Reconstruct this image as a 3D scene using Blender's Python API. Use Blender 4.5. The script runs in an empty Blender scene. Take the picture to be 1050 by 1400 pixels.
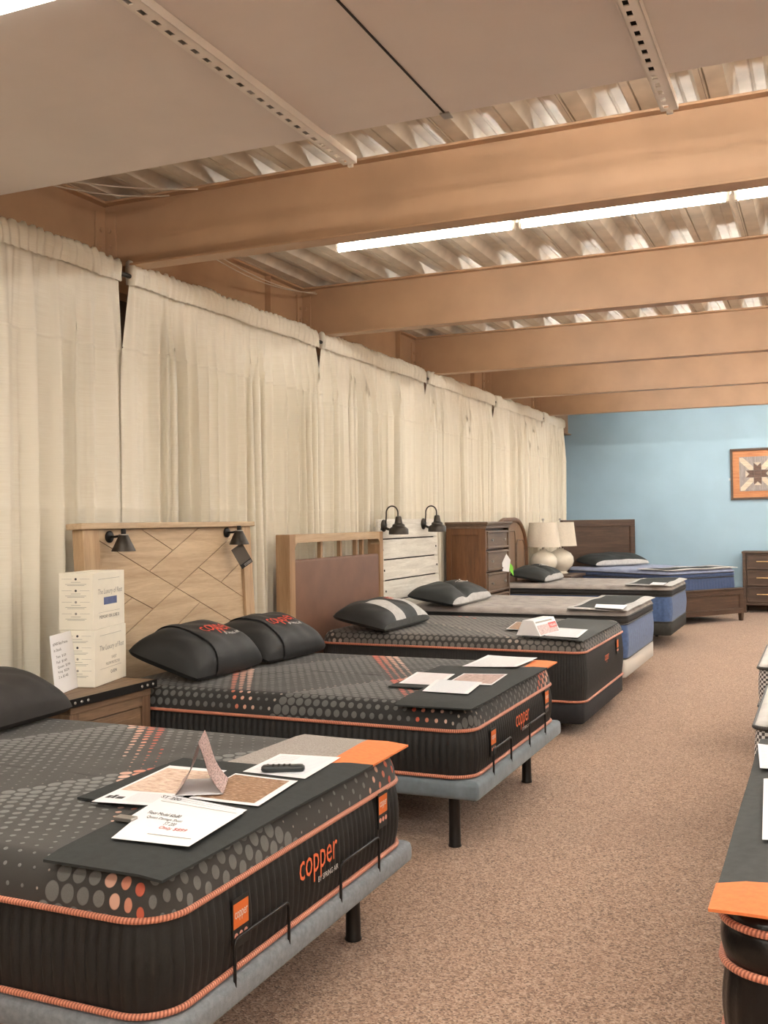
import bpy, bmesh, math, random
from mathutils import Vector, Matrix
random.seed(7)
PI = math.pi
scene = bpy.context.scene
COL = scene.collection

# ------------------------------------------------------------------ camera
CAM = Vector((0.0, 0.0, 1.5))
FPX = 1384.06
ROW = (Vector((0.91649392, 0.39987168, -0.01189684)),      # image right
       Vector((-0.01433982, 0.00311799, -0.99989232)),     # image down
       Vector((-0.39979153, 0.91656583, 0.00859171)))      # view direction
cd = bpy.data.cameras.new('camera'); cam = bpy.data.objects.new('camera', cd); COL.objects.link(cam)
r_, u_, b_ = ROW[0], -ROW[1], -ROW[2]
cam.matrix_world = Matrix(((r_.x, u_.x, b_.x, CAM.x), (r_.y, u_.y, b_.y, CAM.y), (r_.z, u_.z, b_.z, CAM.z), (0, 0, 0, 1)))
cd.sensor_fit = 'VERTICAL'; cd.sensor_height = 24.0; cd.lens = FPX / 1400 * 24.0
cd.clip_start = 0.05; cd.clip_end = 100
scene.camera = cam

# ------------------------------------------------------------------ world, exposure
w = bpy.data.worlds.new('world'); scene.world = w; w.use_nodes = True
w.node_tree.nodes['Background'].inputs[0].default_value = (0.6, 0.68, 0.8, 1)
w.node_tree.nodes['Background'].inputs[1].default_value = 0.3
vs = scene.view_settings
vs.view_transform = 'Standard'; vs.look = 'None'; vs.gamma = 1.0; vs.use_curve_mapping = False
vs.exposure = 1.55
TUBE_POWER = 26.0
TUBE_COL = (1.0, 0.965, 0.905)

# photograph pixel -> point on a plane
def ray(u, v): return ROW[0] * ((u - 525) / FPX) + ROW[1] * ((v - 700) / FPX) + ROW[2]
def pz(u, v, z): d = ray(u, v); return CAM + d * ((z - CAM.z) / d.z)
def px(u, v, x): d = ray(u, v); return CAM + d * ((x - CAM.x) / d.x)
def py(u, v, y): d = ray(u, v); return CAM + d * ((y - CAM.y) / d.y)

# ------------------------------------------------------------------ materials
def lin(c): return tuple(((x / 255) / 12.92 if x / 255 <= 0.04045 else ((x / 255 + 0.055) / 1.055) ** 2.4) for x in c) + (1.0,)
class NT:
    def __init__(s, name):
        s.m = bpy.data.materials.new(name); s.m.use_nodes = True
        s.t = s.m.node_tree; s.n = s.t.nodes; s.l = s.t.links
        s.b = s.n['Principled BSDF']; s.out = s.n['Material Output']
    def node(s, typ, **kw):
        n = s.n.new(typ)
        for k, v in kw.items(): setattr(n, k, v)
        return n
    def put(s, v, sock):
        if isinstance(v, bpy.types.NodeSocket): s.l.new(v, sock)
        elif v is not None: sock.default_value = v
    def math(s, op, a, b=None, c=None, clamp=False):
        n = s.node('ShaderNodeMath', operation=op); n.use_clamp = clamp
        for i, v in enumerate((a, b, c)):
            if v is not None: s.put(v, n.inputs[i])
        return n.outputs[0]
    def vm(s, op, a, b=None, out=0):
        n = s.node('ShaderNodeVectorMath', operation=op)
        s.put(a, n.inputs[0])
        if b is not None: s.put(b, n.inputs[1])
        return n.outputs['Value'] if op in ('DOT_PRODUCT', 'LENGTH') else n.outputs[0]
    def mix(s, f, a, b):
        n = s.node('ShaderNodeMix', data_type='RGBA'); s.put(f, n.inputs[0]); s.put(a, n.inputs[6]); s.put(b, n.inputs[7]); return n.outputs[2]
    def mixv(s, f, a, b):
        n = s.node('ShaderNodeMix', data_type='VECTOR'); s.put(f, n.inputs[0]); s.put(a, n.inputs[4]); s.put(b, n.inputs[5]); return n.outputs[1]
    def coord(s, kind='Object', scale=(1, 1, 1), rot=(0, 0, 0)):
        c = s.node('ShaderNodeTexCoord'); mp = s.node('ShaderNodeMapping')
        mp.inputs['Scale'].default_value = scale; mp.inputs['Rotation'].default_value = rot
        s.l.new(c.outputs[kind], mp.inputs[0]); return mp.outputs[0]
    def noise(s, vec, scale, detail=4, rough=0.55, dist=0.0):
        n = s.node('ShaderNodeTexNoise'); s.l.new(vec, n.inputs['Vector'])
        n.inputs['Scale'].default_value = scale; n.inputs['Detail'].default_value = detail
        n.inputs['Roughness'].default_value = rough; n.inputs['Distortion'].default_value = dist
        return n.outputs['Fac']
    def ramp(s, f, stops):
        n = s.node('ShaderNodeValToRGB'); s.l.new(f, n.inputs[0]); e = n.color_ramp.elements
        while len(e) < len(stops): e.new(0.5)
        for i, (p, c) in enumerate(stops): e[i].position = p; e[i].color = c
        return n.outputs[0]
    def step(s, x, lo, hi):
        n = s.node('ShaderNodeMapRange'); n.interpolation_type = 'SMOOTHSTEP'
        s.put(x, n.inputs[0]); s.put(lo, n.inputs[1]); s.put(hi, n.inputs[2]); return n.outputs[0]
    def bump(s, h, strength=0.3, dist=0.01):
        n = s.node('ShaderNodeBump'); n.inputs['Strength'].default_value = strength; n.inputs['Distance'].default_value = dist
        s.l.new(h, n.inputs['Height']); s.l.new(n.outputs[0], s.b.inputs['Normal'])
    def set(s, col=None, rough=0.6, metal=0.0, spec=None, sheen=None):
        if col is not None: s.put(col, s.b.inputs['Base Color'])
        s.put(rough, s.b.inputs['Roughness']); s.b.inputs['Metallic'].default_value = metal
        if spec is not None: s.b.inputs['Specular IOR Level'].default_value = spec
        if sheen: s.b.inputs['Sheen Weight'].default_value = sheen
        return s.m

def m_plain(name, c, rough=0.5, metal=0.0, var=0.06, vscale=6, bump=0.0, bscale=200, spec=None, sheen=None):
    t = NT(name); co = t.coord()
    n = t.noise(co, vscale, 3)
    base = lin(c); lo = tuple(x * (1 - var * 2) for x in base[:3]) + (1,); hi = tuple(min(1, x * (1 + var * 2)) for x in base[:3]) + (1,)
    t.set(t.ramp(n, [(0.3, lo), (0.7, hi)]), rough, metal, spec, sheen)
    if bump: t.bump(t.noise(co, bscale, 2), bump, 0.004)
    return t.m
def m_wood(name, c1, c2, axis='y', scale=1.0, rough=0.5, knots=0.0, bump=0.15):
    t = NT(name)
    sc = {'x': (0.7, 9, 9), 'y': (9, 0.7, 9), 'z': (9, 9, 0.7)}[axis]
    co = t.coord('Object', tuple(k * scale for k in sc))
    n1 = t.noise(co, 2.2, 6, 0.62, 0.7)
    co2 = t.coord('Object', tuple(k * scale * 6 for k in sc))
    n2 = t.noise(co2, 3.0, 3, 0.6)
    f = t.math('ADD', t.math('MULTIPLY', n1, 0.72), t.math('MULTIPLY', n2, 0.28))
    stops = [(0.33, lin(c2)), (0.5, lin(tuple((a + b) / 2 for a, b in zip(c1, c2)))), (0.66, lin(c1))]
    col = t.ramp(f, stops)
    if knots:
        kc = t.coord('Object', tuple(k * 0.5 * scale for k in sc))
        k = t.step(t.noise(kc, 1.6, 4, 0.7, 1.5), 0.62, 0.74)
        col = t.mix(t.math('MULTIPLY', k, knots), col, lin(tuple(x * 0.55 for x in c2)))
    t.set(col, rough); t.bump(f, bump, 0.004); return t.m
def m_emit(name, c, strength):
    t = NT(name); t.b.inputs['Base Color'].default_value = (1, 1, 1, 1)
    t.b.inputs['Emission Color'].default_value = tuple(c) + (1,); t.b.inputs['Emission Strength'].default_value = strength
    return t.m
def m_dots(name, ground, dot, s, dirv, off, rmin, rmax, accent=None, squash=1.0, mode='band'):
    """knitted mattress fabric: staggered dots whose size runs in diagonal bands"""
    t = NT(name)
    uv = t.node('ShaderNodeTexCoord').outputs['UV']
    P = t.vm('MULTIPLY', uv, (1 / s, 1 / (s * 1.732) * squash, 0))
    c1 = t.vm('ADD', t.vm('FLOOR', P), (0.5, 0.5, 0)); c2 = t.vm('FLOOR', t.vm('ADD', P, (0.5, 0.5, 0)))
    K = (1, 1.732, 0)
    d1 = t.vm('LENGTH', t.vm('MULTIPLY', t.vm('SUBTRACT', P, c1), K)); d2 = t.vm('LENGTH', t.vm('MULTIPLY', t.vm('SUBTRACT', P, c2), K))
    sel = t.math('LESS_THAN', d1, d2); c = t.mixv(sel, c2, c1); d = t.math('MINIMUM', d1, d2)
    cm = t.vm('MULTIPLY', c, (s, s * 1.732 / squash, 0))
    f = t.math('FRACT', t.math('ADD', t.vm('DOT_PRODUCT', cm, (dirv[0], dirv[1], 0)), off))
    # size: large after the band's edge, shrinking towards the next one
    r = t.node('ShaderNodeMapRange'); t.put(t.math('POWER', f, 0.8), r.inputs[0]); r.inputs[3].default_value = rmax; r.inputs[4].default_value = rmin
    r = r.outputs[0]
    mask = t.math('SUBTRACT', 1.0, t.step(d, t.math('SUBTRACT', r, 0.04), t.math('ADD', r, 0.015)))
    co = lin(dot); nz = t.noise(t.coord(), 900, 2)
    dcol = t.mix(t.step(nz, 0.35, 0.65), tuple(x * 0.82 for x in co[:3]) + (1,), tuple(min(1, x * 1.15) for x in co[:3]) + (1,))
    # pale outline dots right at the band edge
    edge = t.math('GREATER_THAN', f, 0.955)
    dcol = t.mix(t.math('MULTIPLY', edge, 0.6), dcol, lin((188, 172, 158)))
    if accent:
        g = t.math('FRACT', t.math('ADD', t.vm('DOT_PRODUCT', cm, (accent[0], accent[1], 0)), accent[2]))
        wd = accent[3]
        a = t.ramp(t.math('DIVIDE', g, wd, clamp=True), [(0.0, lin((196, 80, 56))), (0.33, lin((202, 118, 92))), (0.66, lin((208, 162, 140))), (1.0, lin((212, 176, 158)))] if len(accent) < 6 else [(0.0, lin((212, 176, 158))), (0.36, lin((208, 152, 128))), (0.6, lin((200, 106, 80))), (1.0, lin((190, 72, 50)))])
        on = t.math('MULTIPLY', t.math('LESS_THAN', g, wd), t.math('LESS_THAN', f, accent[4]))
        dcol = t.mix(on, dcol, a)
    gn = t.noise(t.coord('UV', (1, 1, 1)), 700, 2)
    gcol = t.mix(gn, tuple(x * 0.8 for x in lin(ground)[:3]) + (1,), tuple(x * 1.2 for x in lin(ground)[:3]) + (1,))
    t.set(t.mix(mask, gcol, dcol), 0.72, sheen=0.1)
    dome = t.math('ADD', t.math('MULTIPLY', mask, t.math('SUBTRACT', 1.0, t.math('MULTIPLY', d, 0.7))), t.math('MULTIPLY', nz, 0.06))
    t.bump(dome, 0.55, 0.006); return t.m

M = {}
M['beam'] = m_plain('beam_paint', (180, 145, 113), 0.45, var=0.04, vscale=3, bump=0.03, bscale=120)
M['deck'] = m_plain('deck_galvanised', (206, 195, 178), 0.55, metal=0.12, var=0.08, vscale=5, bump=0.12, bscale=60)
M['panel'] = m_plain('ceiling_panel', (228, 220, 214), 0.6, var=0.02, vscale=2)
M['strut'] = m_plain('strut_white', (240, 234, 226), 0.4, var=0.02)
M['blue_wall'] = m_plain('blue_wall_paint', (160, 190, 208), 0.55, var=0.02, vscale=2, bump=0.04, bscale=150)
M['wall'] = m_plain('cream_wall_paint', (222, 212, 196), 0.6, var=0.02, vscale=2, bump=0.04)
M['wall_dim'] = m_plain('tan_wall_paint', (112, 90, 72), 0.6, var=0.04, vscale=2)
M['black_metal'] = m_plain('black_metal', (30, 28, 27), 0.38, metal=0.4, var=0.1)
M['bronze'] = m_plain('bronze_metal', (62, 56, 50), 0.38, metal=0.6, var=0.15, vscale=20)
M['steel'] = m_plain('steel', (176, 172, 166), 0.35, metal=0.8, var=0.06)
M['gold'] = m_plain('gold_pull', (222, 186, 132), 0.3, metal=0.7, var=0.04)
M['grey_base'] = m_plain('grey_upholstery', (122, 128, 134), 0.85, var=0.1, vscale=60, bump=0.35, bscale=420, sheen=0.2)
M['grey_base2'] = m_plain('bluegrey_upholstery', (106, 118, 126), 0.8, var=0.1, vscale=14, bump=0.2, bscale=300, sheen=0.25)
M['leg'] = m_plain('black_leg', (16, 13, 12), 0.35, var=0.08)
M['border'] = m_plain('black_border_fabric', (24, 23, 22), 0.6, var=0.1, vscale=30, bump=0.2, bscale=500, sheen=0.02)
M['border_fine'] = m_plain('charcoal_border_fabric', (32, 31, 30), 0.7, var=0.1, vscale=30, bump=0.2, bscale=500, sheen=0.03)
M['black_pillow'] = m_plain('black_pillow_fabric', (19, 19, 19), 0.62, var=0.1, vscale=12, bump=0.15, bscale=300, sheen=0.03)
M['charcoal_pillow'] = m_plain('charcoal_pillow_fabric', (42, 38, 36), 0.75, var=0.1, vscale=12, bump=0.15, bscale=300)
M['green_black'] = m_plain('greenish_black_fabric', (36, 40, 40), 0.7, var=0.08, vscale=9, bump=0.15, bscale=300, sheen=0.03)
M['mat_black'] = m_plain('black_mat_fabric', (42, 45, 44), 0.85, var=0.08, vscale=40, bump=0.3, bscale=450)
M['mat_dark'] = m_plain('charcoal_mat_fabric', (66, 68, 67), 0.85, var=0.08, vscale=30, bump=0.3, bscale=450)
M['mat_grey'] = m_plain('grey_mat_fabric', (160, 152, 145), 0.85, var=0.14, vscale=180, bump=0.3, bscale=450)
M['mat_orange'] = m_plain('orange_mat_fabric', (226, 128, 72), 0.8, var=0.05, vscale=60, bump=0.25, bscale=450)
M['grey_trim'] = m_plain('pale_grey_trim', (186, 184, 182), 0.75, var=0.06, vscale=30, bump=0.15)
M['foundation_dark'] = m_plain('dark_foundation_fabric', (36, 36, 40), 0.8, var=0.08, vscale=30, bump=0.2)
M['foundation_green'] = m_plain('olive_black_foundation_fabric', (48, 48, 45), 0.8, var=0.08, vscale=30, bump=0.2)
M['blue_border'] = m_plain('blue_mattress_fabric', (70, 96, 140), 0.75, var=0.1, vscale=30, bump=0.35, bscale=60, sheen=0.2)
M['navy_border'] = m_plain('navy_mattress_fabric', (56, 74, 112), 0.75, var=0.08, vscale=30, bump=0.2, bscale=120, sheen=0.15)
M['black_band'] = m_plain('black_band_fabric', (34, 32, 31), 0.7, var=0.1, vscale=40, bump=0.2, bscale=300)
M['logo_orange'] = m_plain('orange_logo', (232, 112, 66), 0.6, var=0.02)
M['logo_red'] = m_plain('red_logo', (214, 76, 56), 0.6, var=0.02)
M['logo_white'] = m_plain('white_logo', (235, 232, 228), 0.6, var=0.02)
M['label_orange'] = m_plain('orange_label', (226, 112, 44), 0.6, var=0.03)
M['label_pink'] = m_plain('pink_label_dot', (230, 160, 140), 0.6, var=0.02)
M['paper'] = m_plain('white_paper', (238, 238, 240), 0.5, var=0.01)
M['ink'] = m_plain('black_ink', (60, 58, 62), 0.6, var=0.02)
M['ink_grey'] = m_plain('grey_ink', (150, 146, 138), 0.6, var=0.02)
M['ink_red'] = m_plain('red_ink', (206, 96, 92), 0.6, var=0.02)
M['carton'] = m_plain('cream_carton', (238, 232, 216), 0.6, var=0.02)
M['blue_print'] = m_plain('blue_print', (96, 108, 150), 0.5, var=0.06, vscale=30)
M['lamp_glaze'] = m_plain('white_ceramic_glaze', (226, 218, 202), 0.12, var=0.03, vscale=12, spec=0.6)
M['lamp_shade'] = m_plain('linen_lampshade', (216, 206, 190), 0.85, var=0.03, vscale=60, bump=0.2, bscale=300)
M['brown_uph'] = m_plain('brown_leatherette', (116, 82, 64), 0.55, var=0.05, vscale=5, bump=0.1, bscale=120)
M['wood_light'] = m_wood('light_oak_veneer', (206, 182, 150), (172, 146, 116), 'y', 1.0, 0.55, knots=0.35)
M['wood_light_v'] = m_wood('light_oak_veneer_upright', (196, 168, 134), (160, 130, 98), 'z', 1.0, 0.55, knots=0.2)
M['wood_ash'] = m_wood('natural_ash', (196, 170, 138), (164, 136, 104), 'y', 1.0, 0.5)
M['wood_ash_v'] = m_wood('natural_ash_upright', (184, 150, 114), (144, 110, 78), 'z', 1.0, 0.5)
M['wood_white'] = m_wood('whitewashed_plank', (236, 232, 222), (200, 194, 182), 'y', 1.4, 0.65, knots=0.25)
M['wood_night'] = m_wood('weathered_brown_oak', (146, 118, 92), (96, 74, 55), 'y', 1.0, 0.55, knots=0.5)
M['wood_night_v'] = m_wood('weathered_brown_oak_upright', (142, 112, 86), (94, 70, 52), 'z', 1.0, 0.55, knots=0.4)
M['wood_chest'] = m_wood('chestnut_wood_upright', (126, 86, 54), (86, 56, 34), 'z', 1.2, 0.4)
M['wood_chest_h'] = m_wood('grey_brown_drawer_wood', (126, 104, 84), (92, 72, 56), 'y', 1.2, 0.4)
M['wood_dark'] = m_wood('dark_walnut', (98, 76, 60), (66, 50, 40), 'x', 1.0, 0.42)
M['wood_dark_y'] = m_wood('dark_walnut_footboard', (98, 74, 58), (64, 48, 38), 'y', 1.0, 0.42)
M['wood_sleigh'] = m_wood('greyed_walnut', (150, 118, 92), (110, 84, 64), 'z', 1.2, 0.4)
M['tag_dark'] = m_plain('dark_hang_tag', (84, 76, 68), 0.5, var=0.03)
M['tag_green'] = m_plain('green_tag', (140, 226, 80), 0.5, var=0.02)
M['cable'] = m_plain('white_cable', (206, 190, 172), 0.5, var=0.02)
M['dark_line'] = m_plain('joint_dark', (42, 36, 32), 0.8, var=0.05)
M['remote'] = m_plain('remote_plastic', (40, 44, 44), 0.4, var=0.05)
M['tube'] = m_emit('fluorescent_tube', TUBE_COL, TUBE_POWER)
M['fixture'] = m_plain('white_fixture', (232, 226, 216), 0.4, var=0.01)
M['diffuser'] = m_emit('fixture_diffuser', (1.0, 0.94, 0.84), 2.2)

def make_carpet():
    t = NT('speckled_carpet'); co = t.coord()
    v = t.node('ShaderNodeTexVoronoi'); t.l.new(co, v.inputs['Vector']); v.inputs['Scale'].default_value = 150
    w_ = t.node('ShaderNodeSeparateColor'); t.l.new(v.outputs['Color'], w_.inputs[0])
    c = t.ramp(w_.outputs[0], [(0.0, lin((100, 73, 56))), (0.3, lin((150, 117, 94))), (0.62, lin((176, 142, 117))), (1.0, lin((200, 172, 149)))])
    big = t.noise(co, 0.8, 4)
    c = t.mix(t.math('MULTIPLY', t.step(big, 0.35, 0.7), 0.16), c, lin((136, 108, 90)))
    t.set(c, 0.95, sheen=0.2); t.bump(t.math('ADD', v.outputs['Distance'], t.noise(co, 300, 2)), 0.5, 0.006); return t.m
M['carpet'] = make_carpet()
def make_curtain():
    t = NT('cream_curtain_cloth'); co = t.coord()
    slub = t.noise(t.coord('Object', (1, 2, 130)), 3, 3, 0.6)
    wv = t.noise(t.coord('Object', (60, 60, 60)), 12, 2)
    base = t.ramp(slub, [(0.3, lin((236, 228, 210))), (0.7, lin((247, 241, 226)))])
    t.set(base, 0.85, sheen=0.1); t.bump(t.math('ADD', slub, t.math('MULTIPLY', wv, 0.4)), 0.05, 0.003)
    tr = t.node('ShaderNodeBsdfTranslucent'); t.l.new(base, tr.inputs[0])
    ms = t.node('ShaderNodeMixShader'); ms.inputs[0].default_value = 0.12
    t.l.new(t.b.outputs[0], ms.inputs[1]); t.l.new(tr.outputs[0], ms.inputs[2]); t.l.new(ms.outputs[0], t.out.inputs[0]); return t.m
M['curtain'] = make_curtain()
def make_rope(name, c1, c2):
    t = NT(name); uv = t.node('ShaderNodeTexCoord').outputs['UV']
    f = t.math('FRACT', t.vm('DOT_PRODUCT', uv, (110, 1.0, 0)))
    g = t.math('ABSOLUTE', t.math('SUBTRACT', f, 0.5))
    t.set(t.ramp(g, [(0.05, lin(c2)), (0.4, lin(c1))]), 0.5, sheen=0.1); t.bump(g, 0.5, 0.003); return t.m
M['rope'] = make_rope('copper_rope_piping', (226, 150, 120), (150, 80, 60))
M['rope_dark'] = make_rope('dark_piping', (60, 58, 56), (40, 38, 36))
def make_quilt(name, c1, c2, scale=26, wave=False):
    t = NT(name); uv = t.coord('UV')
    v = t.node('ShaderNodeTexVoronoi'); v.feature = 'SMOOTH_F1'; t.l.new(uv, v.inputs['Vector']); v.inputs['Scale'].default_value = scale * 0.4
    st = t.noise(t.coord('UV', (6, 70, 1), (0, 0, 0.5)), 3, 3, 0.6, 1.0)
    f = t.math('ADD', t.math('MULTIPLY', v.outputs['Distance'], 0.5), t.math('MULTIPLY', st, 0.7))
    t.set(t.ramp(f, [(0.3, lin(c2)), (0.75, lin(c1))]), 0.8, sheen=0.1); t.bump(f, 0.35, 0.012); return t.m
M['top_grey'] = make_quilt('grey_quilted_top', (176, 168, 162), (128, 122, 118))
M['top_bluegrey'] = make_quilt('bluegrey_quilted_top', (162, 172, 200), (124, 134, 164))
M['top_white'] = make_quilt('white_quilted_top', (236, 234, 232), (206, 202, 200))
M['white_box'] = make_quilt('white_box_spring', (226, 222, 214), (186, 182, 174), 40)
def make_hound():
    t = NT('houndstooth_border'); uv = t.coord('UV')
    ck = t.node('ShaderNodeTexChecker'); t.l.new(uv, ck.inputs[0]); ck.inputs['Scale'].default_value = 70
    ck.inputs[1].default_value = lin((232, 228, 226)); ck.inputs[2].default_value = lin((84, 78, 78))
    t.set(ck.outputs[0], 0.8); return t.m
M['hound'] = make_hound()
M['dots1'] = m_dots('dotted_knit_near', (56, 54, 51), (112, 113, 110), 0.048, (1.143, -0.663), 0.065, 0.07, 0.48, (0.953, 0.663, 0.241, 0.155, 1.1, 'rev'))
M['dots2'] = m_dots('dotted_knit_second', (36, 35, 34), (96, 96, 94), 0.046, (1.05, -0.6), 0.9, 0.16, 0.48, (1.0, 0.575, 0.261, 0.15, 1.1))
M['dots3'] = m_dots('dotted_knit_third', (54, 52, 50), (112, 108, 103), 0.05, (0.7, 0.8), 0.2, 0.3, 0.47, (0.6, 0.9, 0.12, 0.08, 0.5))
M['gloss_black'] = m_plain('glossy_black_knit', (14, 13, 13), 0.3, var=0.1, vscale=30, bump=0.2, bscale=80)
def make_photo(name, cols, scale):
    t = NT(name); n = t.noise(t.coord('UV', (1, 5, 1)), scale, 4, 0.7)
    t.set(t.ramp(n, [(0.3 + 0.4 * i / (len(cols) - 1), lin(c)) for i, c in enumerate(cols)]), 0.35); return t.m
M['photo_brown'] = make_photo('printed_room_photo', [(86, 58, 44), (130, 92, 66), (176, 140, 110), (224, 214, 208)], 9)
M['photo_pale'] = make_photo('printed_pale_photo', [(140, 100, 80), (206, 170, 146), (234, 214, 200), (226, 206, 150)], 6)
M['photo_red'] = make_photo('printed_red_photo', [(70, 40, 36), (150, 110, 100), (220, 200, 196), (190, 60, 56)], 8)
def make_lines(name, c, pitch, seed):
    t = NT(name); uv = t.node('ShaderNodeTexCoord').outputs['UV']
    sp = t.node('ShaderNodeSeparateXYZ'); t.l.new(uv, sp.inputs[0])
    row = t.math('FRACT', t.math('MULTIPLY', sp.outputs[1], pitch))
    n = t.noise(t.coord('UV', (40, pitch, 1)), 3, 2)
    mk = t.math('MULTIPLY', t.math('LESS_THAN', row, 0.42), t.math('GREATER_THAN', n, 0.44))
    a = t.math('MULTIPLY', t.math('GREATER_THAN', sp.outputs[0], 0.08), t.math('LESS_THAN', sp.outputs[0], 0.9))
    mk = t.math('MULTIPLY', mk, a)
    t.set(t.mix(t.math('MULTIPLY', mk, 0.45), lin((238, 239, 242)), lin(c)), 0.45); return t.m
M['sheet_lines'] = make_lines('printed_sheet', (120, 118, 130), 16, 1)
M['sheet_blue'] = make_lines('printed_blue_sheet', (120, 150, 190), 20, 2)
M['sheet_pink'] = make_lines('printed_pink_sheet', (190, 120, 120), 14, 3)

# ------------------------------------------------------------------ geometry helpers
class MB:
    def __init__(s): s.v = []; s.f = []; s.uv = {}
    def add(s, vs, fs, uvs=None):
        o = len(s.v); s.v += [tuple(p) for p in vs]
        for k, f in enumerate(fs):
            if uvs is not None: s.uv[len(s.f)] = uvs[k]
            s.f.append(tuple(i + o for i in f))
        return s
    def box(s, lo, hi, bev=0.0):
        if bev <= 0:
            x0, y0, z0 = lo; x1, y1, z1 = hi
            return s.add([(x0, y0, z0), (x1, y0, z0), (x1, y1, z0), (x0, y1, z0), (x0, y0, z1), (x1, y0, z1), (x1, y1, z1), (x0, y1, z1)],
                         [(0, 3, 2, 1), (4, 5, 6, 7), (0, 1, 5, 4), (1, 2, 6, 5), (2, 3, 7, 6), (3, 0, 4, 7)])
        bm = bmesh.new(); bmesh.ops.create_cube(bm, size=1)
        c = [(a + b) / 2 for a, b in zip(lo, hi)]; d = [b - a for a, b in zip(lo, hi)]
        for v in bm.verts: v.co = Vector((c[i] + v.co[i] * d[i] for i in range(3)))
        bmesh.ops.bevel(bm, geom=bm.edges[:], offset=min(bev, min(d) * 0.49), segments=3 if bev > 0.012 else 2, profile=0.5, affect='EDGES')
        bm.verts.index_update(); s.add([v.co for v in bm.verts], [[v.index for v in f.verts] for f in bm.faces]); bm.free(); return s
    def tube(s, pts, r, n=8, closed=False, cap=True):
        pts = [Vector(p) for p in pts]; N = len(pts); vs = []; fs = []; uvs = []
        rr = r if isinstance(r, (list, tuple)) else [r] * N
        prev = None; L = [0.0]
        for i in range(1, N + 1): L.append(L[-1] + (pts[i % N] - pts[i - 1]).length)
        for i, p in enumerate(pts):
            a = pts[(i - 1) % N] if (closed or i > 0) else p; b = pts[(i + 1) % N] if (closed or i < N - 1) else p
            t = (b - a).normalized()
            if prev is None: up = Vector((0, 0, 1)) if abs(t.z) < 0.9 else Vector((1, 0, 0)); x = t.cross(up).normalized()
            else: x = (prev - t * prev.dot(t)).normalized()
            prev = x; y = t.cross(x)
            for k in range(n):
                a_ = 2 * PI * k / n; vs.append(p + (x * math.cos(a_) + y * math.sin(a_)) * rr[i])
        for i in range(N if closed else N - 1):
            j = (i + 1) % N
            for k in range(n):
                k2 = (k + 1) % n; fs.append((i * n + k, i * n + k2, j * n + k2, j * n + k))
                uvs.append(((L[i], k / n), (L[i], (k + 1) / n), (L[i + 1], (k + 1) / n), (L[i + 1], k / n)))
        if cap and not closed:
            fs.append(tuple(range(n))[::-1]); uvs.append(tuple((0, 0) for _ in range(n)))
            fs.append(tuple((N - 1) * n + k for k in range(n))); uvs.append(tuple((0, 0) for _ in range(n)))
        return s.add(vs, fs, uvs)
    def cyl(s, p0, p1, r0, r1=None, n=20):
        return s.tube([p0, p1], [r0, r0 if r1 is None else r1], n)
    def lathe(s, prof, n=28, c=(0, 0, 0), axis='z'):
        vs = []; fs = []
        for r, h in prof:
            for k in range(n):
                a = 2 * PI * k / n; q = (r * math.cos(a), r * math.sin(a), h)
                if axis == 'x': q = (q[2], q[0], q[1])
                vs.append((c[0] + q[0], c[1] + q[1], c[2] + q[2]))
        for i in range(len(prof) - 1):
            for k in range(n): k2 = (k + 1) % n; fs.append((i * n + k, i * n + k2, (i + 1) * n + k2, (i + 1) * n + k))
        fs.append(tuple(range(n))[::-1]); fs.append(tuple((len(prof) - 1) * n + k for k in range(n)))
        return s.add(vs, fs)
    def prism(s, poly, fn, d0, d1):
        """poly 2D, fn(a, b, d) -> 3D"""
        n = len(poly); vs = [fn(a, b, d0) for a, b in poly] + [fn(a, b, d1) for a, b in poly]
        fs = [tuple(range(n))[::-1], tuple(range(n, 2 * n))] + [(i, (i + 1) % n, n + (i + 1) % n, n + i) for i in range(n)]
        return s.add(vs, fs)
    def grid(s, nu, nv, fn, uvf=None):
        vs = [fn(i / nu, j / nv) for j in range(nv + 1) for i in range(nu + 1)]; fs = []; uvs = []
        for j in range(nv):
            for i in range(nu):
                q = j * (nu + 1) + i; fs.append((q, q + 1, q + nu + 2, q + nu + 1))
                uvs.append(tuple((a / nu, b / nv) for a, b in ((i, j), (i + 1, j), (i + 1, j + 1), (i, j + 1))))
        return s.add(vs, fs, uvs)
    def build(s, name, mat, parent=None, smooth=0, fix=True, mesh_only=False):
        me = bpy.data.meshes.new(name); me.from_pydata(s.v, [], s.f)
        if s.uv:
            ul = me.uv_layers.new(name='UVMap'); li = 0
            for k, f in enumerate(s.f):
                u = s.uv.get(k)
                for q in range(len(f)):
                    if u: ul.data[li].uv = u[q]
                    li += 1
        if fix:
            bm = bmesh.new(); bm.from_mesh(me); bmesh.ops.recalc_face_normals(bm, faces=bm.faces[:]); bm.to_mesh(me); bm.free()
        if smooth:
            me.shade_smooth()
            if smooth < 180: me.set_sharp_from_angle(angle=math.radians(smooth))
        me.materials.append(M[mat])
        if mesh_only: return me
        return link(name, me, parent)
def link(name, me, parent=None):
    o = bpy.data.objects.new(name, me); COL.objects.link(o)
    if parent is not None: o.parent = parent
    return o
def tag(o, label=None, cat=None, group=None, kind=None):
    if label: o['label'] = label
    if cat: o['category'] = cat
    if group: o['group'] = group
    if kind: o['kind'] = kind
    return o
def thing(name, label, cat, loc=(0, 0, 0), rot=(0, 0, 0), group=None, kind=None):
    o = bpy.data.objects.new(name, None); COL.objects.link(o); o.empty_display_size = 0.1
    o.location = loc; o.rotation_euler = rot; return tag(o, label, cat, group, kind)

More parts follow.
